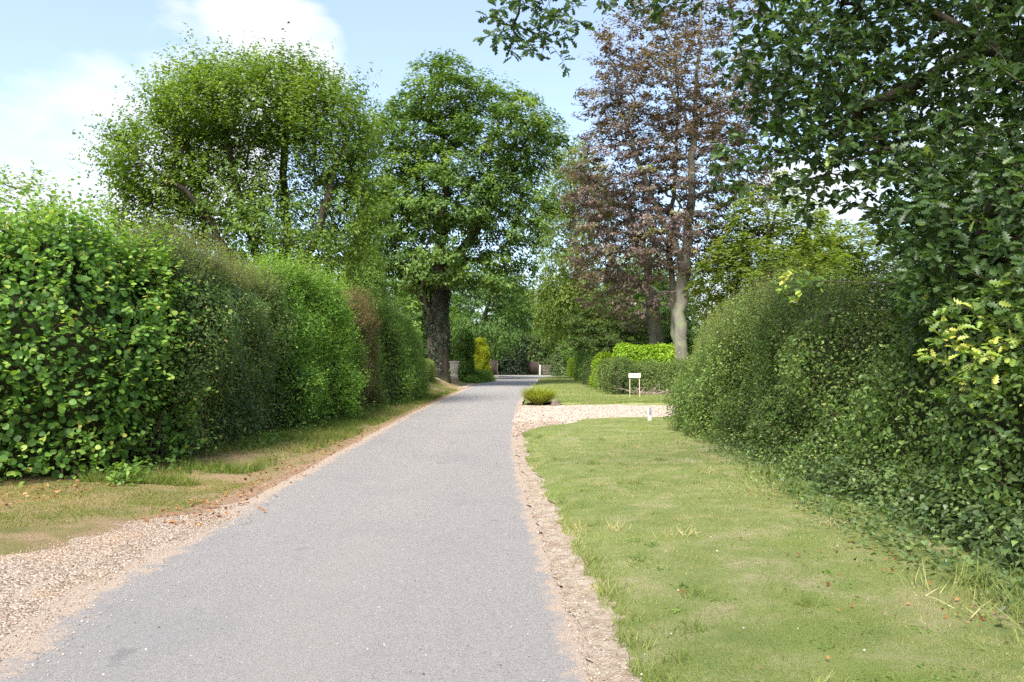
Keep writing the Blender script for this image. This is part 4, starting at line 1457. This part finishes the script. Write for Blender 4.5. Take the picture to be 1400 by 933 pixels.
def lathe_obj(name, parent, mat, prof, sides=24, square=0.0):
    V, F = [], []
    for r, z in prof:
        for k in range(sides):
            a = 2 * math.pi * k / sides
            c, s_ = math.cos(a), math.sin(a)
            q = max(abs(c), abs(s_))
            rr = r * ((1 - square) + square / q)
            V.append((rr * c, rr * s_, z))
    n = len(prof)
    for i in range(n - 1):
        for k in range(sides):
            k2 = (k + 1) % sides
            F.append((i * sides + k, i * sides + k2, (i + 1) * sides + k2, (i + 1) * sides + k))
    o = mesh_obj(name, V, np.array(F), mat, parent, smooth=True)
    return o


MAT_CREAM = plain('cream_paint', (.66, .58, .50), (.80, .73, .65), 9, .6)
MAT_WOODPOST = plain('pale_post_wood', (.40, .33, .25), (.56, .48, .38), 16, .8)
MAT_WHITE = plain('white_paint', (.72, .72, .70), (.82, .82, .80), 8, .5)
MAT_INK = plain('dark_lettering', (.10, .07, .06), (.14, .10, .09), 20, .7)
MAT_GREYPLATE = plain('grey_plate', (.16, .17, .19), (.24, .25, .27), 12, .5)
MAT_STONE = plain('pale_stone', (.42, .36, .28), (.62, .54, .44), 7, .85, .2, .01)
MAT_FENCE = plain('brown_fence_wood', (.030, .022, .019), (.062, .045, .038), 5, .8)
MAT_FENCEPOST = plain('fence_post_wood', (.07, .056, .046), (.12, .10, .08), 6, .8)
MAT_STUMP = plain('weathered_stump', (.08, .062, .05), (.22, .18, .14), 9, .9, .15, .02)
MAT_DRYTWIG = bark('dry_twig', (.20, .15, .11), (.42, .35, .28), 9)

# name sign on two posts
SGS = .86
sg = thing('name_sign', 'small cream house name board on two pale posts in front of the ragged hedge', 'sign', (5.35, 33.6, .05))
for x in (-.255, .235):
    box_obj('post', sg, MAT_WOODPOST, (x, x + .038, -.02, .02, -.15, 1.0), bevel=.004)
bd = box_obj('board', sg, MAT_CREAM, (-.30, .31, -.055, -.024, .97, 1.17), bevel=.006)
V, F = [], []
xx = -.215
for k in range(11):                                       # worn, unreadable lettering
    w_ = random.uniform(.018, .032)
    if k == 6:
        xx += .03
    hgt = .075
    box(V, F, xx, xx + .008, -.0585, -.0552, 1.033, 1.033 + hgt)
    if k % 3 != 1:
        box(V, F, xx + .0085, xx + w_, -.0585, -.0552, 1.033 + hgt * random.choice((0, .42, .82)), 1.033 + hgt * random.choice((.18, .6, 1.0)) + .004)
    if k % 2:
        box(V, F, xx + w_ + .0005, xx + w_ + .007, -.0585, -.0552, 1.033, 1.033 + hgt)
    xx += w_ + .014
lt = mesh_obj('lettering', V, np.array(F), MAT_INK, bd, kind='stuff')

sg.scale = (SGS, 1, .98)
# white marker post by the end of the hedge
mk = thing('marker_post', 'short white marker post with a dark plate at the corner of the gravel drive', 'post', (3.68, 20.6, .10))
box_obj('post', mk, MAT_WHITE, (-.045, .045, -.03, .03, -.15, .36), bevel=.008)
box_obj('plate', mk, MAT_GREYPLATE, (-.022, .042, -.036, -.0305, .17, .385), bevel=.002)

# stone planter
pl = thing('stone_planter', 'pale tapered stone planter with a rolled rim beside the oak trunk', 'planter', (-4.25, 56.5, .70))
lathe_obj('body', pl, MAT_STONE, [(0, .10), (.20, .10), (.24, .16), (.30, .55), (.335, .92), (.30, .92), (.28, .85), (0, .85)], 28, .35)
lathe_obj('rim', pl, MAT_STONE, [(.31, .93), (.385, .94), (.40, .98), (.39, 1.04), (.33, 1.06), (.29, 1.05), (.29, .93)], 28, .35)
lathe_obj('foot', pl, MAT_STONE, [(0, -.3), (.28, -.3), (.28, .06), (.22, .10), (0, .105)], 28, .35)


def fence(label, pts, h, mat, postmat, pw=1.85):
    (x0, y0), (x1, y1) = pts
    ln = math.hypot(x1 - x0, y1 - y0)
    o = thing('board_fence', label, 'fence', (x0, y0, 0), 'brown board fences at the junction')
    o.rotation_euler = (0, 0, math.atan2(y1 - y0, x1 - x0))
    k = max(1, round(ln / pw))
    w_ = ln / k
    for i in range(k + 1):
        box_obj('post', o, postmat, (i * w_ - .05, i * w_ + .05, -.05, .05, -.1, h + .06), bevel=.006)
    for i in range(k):
        V, F = [], []
        m = int((w_ - .12) / .14)
        bw = (w_ - .12) / m
        for j in range(m):
            a = i * w_ + .06 + j * bw
            box(V, F, a, a + bw * .93, .0 + .008 * (j % 2), .02 + .008 * (j % 2), 0.03, h - random.uniform(0, .015))
        mesh_obj('panel', V, np.array(F), mat, o, kind='stuff')
        box_obj('rail', o, mat, (i * w_ + .055, (i + 1) * w_ - .055, .0305, .07, h * .78, h * .78 + .09))
    return o


fence('brown board fence left of the road just before the junction', [(-8.6, 99.3), (-1.9, 99.3)], 1.9, MAT_FENCE, MAT_FENCEPOST)
# dark gap between the fences: shade put in as a near-black leaf mass
fence('brown board fence ending at the white post past the junction', [(1.5, 103.5), (3.55, 103.3)], 1.75, MAT_FENCE, MAT_FENCEPOST)
wp = thing('white_gatepost', 'slim white gatepost between the brown fence and the stone wall', 'post', (3.75, 103.2, 0))
box_obj('post', wp, MAT_WHITE, (-.07, .07, -.07, .07, -.1, 1.25), bevel=.01)
box_obj('cap', wp, MAT_WHITE, (-.10, .10, -.10, .10, 1.252, 1.31), bevel=.02)
sw = thing('stone_wall', 'low pale stone wall right of the white gatepost', 'wall', (4.0, 104, 0))
MAT_WALL = plain('dark_wall_stone', (.11, .10, .075), (.21, .185, .145), 5, .9, .15, .01)  # wall stone mottled between two dark tones
V, F = [], []
zc = 0.0
for r_ in range(6):
    x_ = random.uniform(-.3, 0)
    hh = random.uniform(.17, .25)
    while x_ < 7.5:
        w_ = random.uniform(.25, .5)
        box(V, F, x_ + .01, x_ + w_ - .01, random.uniform(-.03, .0), .3, zc + .008, zc + hh - .008)
        x_ += w_
    zc += hh
mesh_obj('stones', V, np.array(F), MAT_WALL, sw, kind='stuff')
box_obj('coping', sw, MAT_WALL, (-.1, 7.8, -.05, .36, zc + .002, zc + .08), bevel=.015)
dp = thing('road_sign_post', 'thin dark post standing at the junction mouth', 'post', (5.2, 91.6, 0))
lathe_obj('pole', dp, MAT_GREYPLATE, [(.04, -.1), (.04, 1.6), (.0, 1.61)], 10)

# ornamental grass clump
MAT_ORN = foliage('clump_grass', [(0, (.14, .20, .03)), (.5, (.26, .33, .06)), (.8, (.38, .42, .11)), (1, (.50, .40, .18))], .3, .5, .25)
T_ARCH = tpl_stations([(0, .5), (.25, .6), (.5, .5), (.75, .35), (1, .05)], .1, -.0)
T_ARCH[0][:, 2] = [-.22 * t ** 2.4 for t in (0, .25, .5, .75, 1) for _ in range(3)]
og = thing('grass_clump', 'bushy yellow green ornamental grass clump at the drive corner', 'plant', (1.05, 29.9, .03))
N = 2200
a = rng.uniform(0, 2 * np.pi, N)
r_ = .26 * rng.uniform(size=N) ** .5
hd = np.stack([np.cos(a), np.sin(a), 0 * a], -1)
ph = np.radians(82) * rng.uniform(size=N) ** .75
dd = hd * np.sin(ph)[:, None] + np.array([0, 0, 1.0]) * np.cos(ph)[:, None] + rng.normal(size=(N, 3)) * .06
ln = 1 / np.sqrt((np.sin(ph) / .72) ** 2 + (np.cos(ph) / .98) ** 2) * rng.uniform(.8, 1.1, N)
L = dict(pos=hd * r_[:, None] * .6, d=dd, n=-hd + np.array([0, 0, .8]) + rng.normal(size=(N, 3)) * .2, size=ln, tint=.48 + rng.normal(size=N) * .2, width=rng.uniform(.010, .02, N))
leaf_mesh('blades', T_ARCH, L, MAT_ORN, og)
st = thing('tree_stump', 'small grey weathered stump beside the grass clump', 'stump', (1.62, 29.3, .03))
V, F = [], []
for i, (z, r0) in enumerate([(-.1, .30), (.06, .26), (.16, .21), (.30, .19), (.36, .12), (.37, .0)]):
    for k in range(14):
        q = 2 * math.pi * k / 14
        rr_ = r0 * (1 + .28 * math.sin(3 * q + 1) + .12 * math.sin(5 * q + i))
        V.append((rr_ * math.cos(q), rr_ * math.sin(q), z + .05 * math.sin(2 * q)))
for i in range(5):
    for k in range(14):
        F.append((i * 14 + k, i * 14 + (k + 1) % 14, (i + 1) * 14 + (k + 1) % 14, (i + 1) * 14 + k))
mesh_obj('wood', np.array(V) * .62, np.array(F), MAT_STUMP, st, smooth=True)

# bare cut branches showing in the hedge behind the sign
bp = thing('cut_branches', 'tangle of bare pale cut branches at the foot of the ragged hedge', 'branches', (6.5, 35.9, .08))
V, F = [], []
for k in range(70):
    p0 = np.array([random.uniform(-.8, .9), random.uniform(-.15, .35), random.uniform(0, .25)])
    p1 = p0 + np.array([random.gauss(0, .45), random.uniform(-.35, .1), random.uniform(-.1, .5) * random.random() + .05])
    m_ = (p0 + p1) / 2 + rng.normal(size=3) * .10
    tube_chain([p0, m_, p1], [.018, .013, .005], 4, V, F)
mesh_obj('twigs', V, np.array(F), MAT_DRYTWIG, bp, kind='stuff')

# weeds and low leaves along the hedge foot on both sides
N = 5200
y = 10 + 32 * rng.uniform(size=N) ** 1.7
x = np.interp(y, [9, 11, 14, 40], [-6.0, -5.2, -5.1, -4.7]) + rng.normal(size=N) * .22 + .25
keep = vnoise(np.stack([x, y, 0 * x], -1), 1.3, 81) > -.1
x, y = x[keep], y[keep]
n_ = len(x)
L = dict(pos=np.stack([x, y, z_left(x, y) + rng.uniform(.01, .30, n_) * rng.uniform(size=n_)], -1), d=rng.normal(size=(n_, 3)) + [0, 0, .2], n=rng.normal(size=(n_, 3)) * .6 + [0, 0, 1], size=rng.uniform(.04, .11, n_), tint=.55 + rng.normal(size=n_) * .2)
tag(leaf_mesh('verge_weeds', T_OVAL, L, F_MID), 'low broad-leaved weeds along the foot of the left hedge', 'weeds', kind='stuff')
N = 3600
y = 4.2 + 17 * rng.uniform(size=N) ** 1.4
x = np.interp(y, [4, 6, 9, 12, 16, 22], [3.35, 3.25, 3.35, 3.6, 3.9, 4.5]) + rng.normal(size=N) * .17
L = dict(pos=np.stack([x, y, z_lawn(x, y) + rng.uniform(.01, .28, N) * rng.uniform(size=N)], -1), d=rng.normal(size=(N, 3)) + [0, 0, .2], n=rng.normal(size=(N, 3)) * .6 + [0, 0, 1], size=rng.uniform(.03, .07, N), tint=.5 + rng.normal(size=N) * .2)
tag(leaf_mesh('hedge_foot_weeds', T_OVAL, L, F_IVY), 'small weeds creeping from the right hedge into the lawn', 'weeds', kind='stuff')
N = 3500
y = 4.2 + 17 * rng.uniform(size=N) ** 1.4
x = np.interp(y, [4, 6, 9, 12, 16, 22], [3.25, 3.15, 3.25, 3.5, 3.8, 4.4]) + rng.normal(size=N) * .2
keep = n1d(y, .9, 83) > -.1
L = blades(int(keep.sum()), x[keep], y[keep], z_lawn, .08, .26, .008, .5, -.1)
tag(leaf_mesh('hedge_foot_grass', T_BLADE, L, MAT_GRASS), 'long unmown grass at the foot of the right hedge', 'grass', kind='stuff')

lf = Loft([(-34, 108), (-12, 110), (6, 111), (34, 109), (60, 104)], [2.2], [5.2, 6, 5.5, 6, 5.5], n=3, end=2, bump=.8, bs=.35, seed=61)
hedge('boundary_hedge', 'dark tall hedge closing the view behind the fences past the junction', 'hedge', None, lf, F_FAR, T_DIAMOND, 18000, .3, depth=.4, base=.3, core=.5)
lf = Loft([(-30, 66), (-16, 66), (-7.5, 70)], [1.6], [3.5, 4.5, 4.5], n=3, end=1.5, bump=.5, bs=.45, seed=62)
hedge('garden_hedge', 'green garden hedge behind the great oak and its planter', 'hedge', None, lf, F_MID, T_DIAMOND, 14000, .18, depth=.3, base=.4, core=.4)
lf = Loft([(9, 63), (16, 60), (34, 56)], [1.6], [3.6, 4, 4.5], n=3, end=1.5, bump=.5, bs=.45, seed=63)
hedge('garden_hedge', 'dark garden hedge behind the layered evergreen', 'hedge', None, lf, F_FAR, T_DIAMOND, 14000, .18, side=1, depth=.3, base=.4, core=.4)


lf = Loft([(-2.3, 103.4), (1.9, 103.4)], [1.4], [6.0], n=3, end=1.2, bump=.45, bs=.5, seed=64)  # leaf mass added to stand for the shaded opening between the fences
hedge('dark_gap_mass', 'near-black leaf mass added for the deep shade between the two brown fences at the junction', 'shrub', None, lf, F_NEARBLACK, T_DIAMOND, 9000, .2, depth=.3, base=.35, core=.4)
lf = Loft([(8.6, 84), (7.3, 70), (7.0, 57)], [1.3], [3.6, 4.2, 3.6], n=2.8, end=1.5, bump=.5, bs=.5, seed=65)
hedge('shrub_belt', 'dark green belt of shrubs behind the clipped yews along the far lawn', 'shrub', None, lf, F_FAR, T_DIAMOND, 15000, .17, depth=.28, base=.42, core=.4, face=(500, 6, .3, .7, .15, .55))
lf = Loft([(-8.4, 97.8), (-3.4, 97.8)], [.7], [1.1], n=2.4, end=.8, bump=.3, bs=.8, seed=66)
hedge('laurel_border', 'low green border in front of the brown fence left of the junction', 'plants', None, lf, F_MID, T_DIAMOND, 3500, .16, depth=.2, base=.45)

V, F = [], []
for k in range(130):                                      # woody stems at the foot of the left hedges
    y_ = random.uniform(10.6, 36)
    x_ = float(np.interp(y_, [9, 11, 13, 18, 24, 30, 37], [-7, -5.9, -5.35, -5.3, -5.0, -4.75, -4.7])) - random.uniform(.05, .5)
    p0 = np.array([x_, y_, 0.0])
    p1 = p0 + np.array([random.gauss(0, .12), random.gauss(0, .15), random.uniform(.5, 1.1)])
    tube_chain([p0, (p0 + p1) / 2 + rng.normal(size=3) * .04, p1], [.022, .016, .010], 5, V, F)
tag(mesh_obj('hedge_stems', V, np.array(F), MAT_TWIG, None, kind='stuff'), 'bare woody stems at the foot of the left hedges', 'stems')
ps = []
for k in range(80):                                       # rosettes of clover and plantain in the turf
    y_ = 3.6 + 15 * random.random() ** 1.4
    x_ = float(lip(y_)) + .1 + random.random() * 2.8
    m_ = random.randint(8, 30)
    q = rng.normal(size=(m_, 2)) * random.uniform(.03, .09)
    xx_, yy_ = x_ + q[:, 0], y_ + q[:, 1]
    ps.append(dict(pos=np.stack([xx_, yy_, z_lawn(xx_, yy_) + rng.uniform(.004, .025, m_)], -1), d=rng.normal(size=(m_, 3)) * [1, 1, .2], n=rng.normal(size=(m_, 3)) * .35 + [0, 0, 1],
                   size=rng.uniform(.010, .032, m_), tint=np.full(m_, random.uniform(.35, .8)) + rng.normal(size=m_) * .08))
tag(leaf_mesh('lawn_weeds', T_OVAL, cat(*ps), F_MID), 'clover and plantain rosettes dotted through the near lawn', 'weeds', kind='stuff')
N = 36
y = 4 + 15 * rng.uniform(size=N) ** 1.3
x = lip(y) + .15 + rng.uniform(size=N) * 2.6
L = dict(pos=np.stack([x, y, z_lawn(x, y) + .025], -1), d=rand_dirs(N), n=rand_dirs(N) * .4 + [0, 0, 1], size=rng.uniform(.004, .008, N), tint=np.full(N, 1.0))
tag(leaf_mesh('lawn_daisies', OCT, L, MAT_PEBBLE), 'tiny white flower heads scattered over the near lawn', 'flowers', kind='stuff')
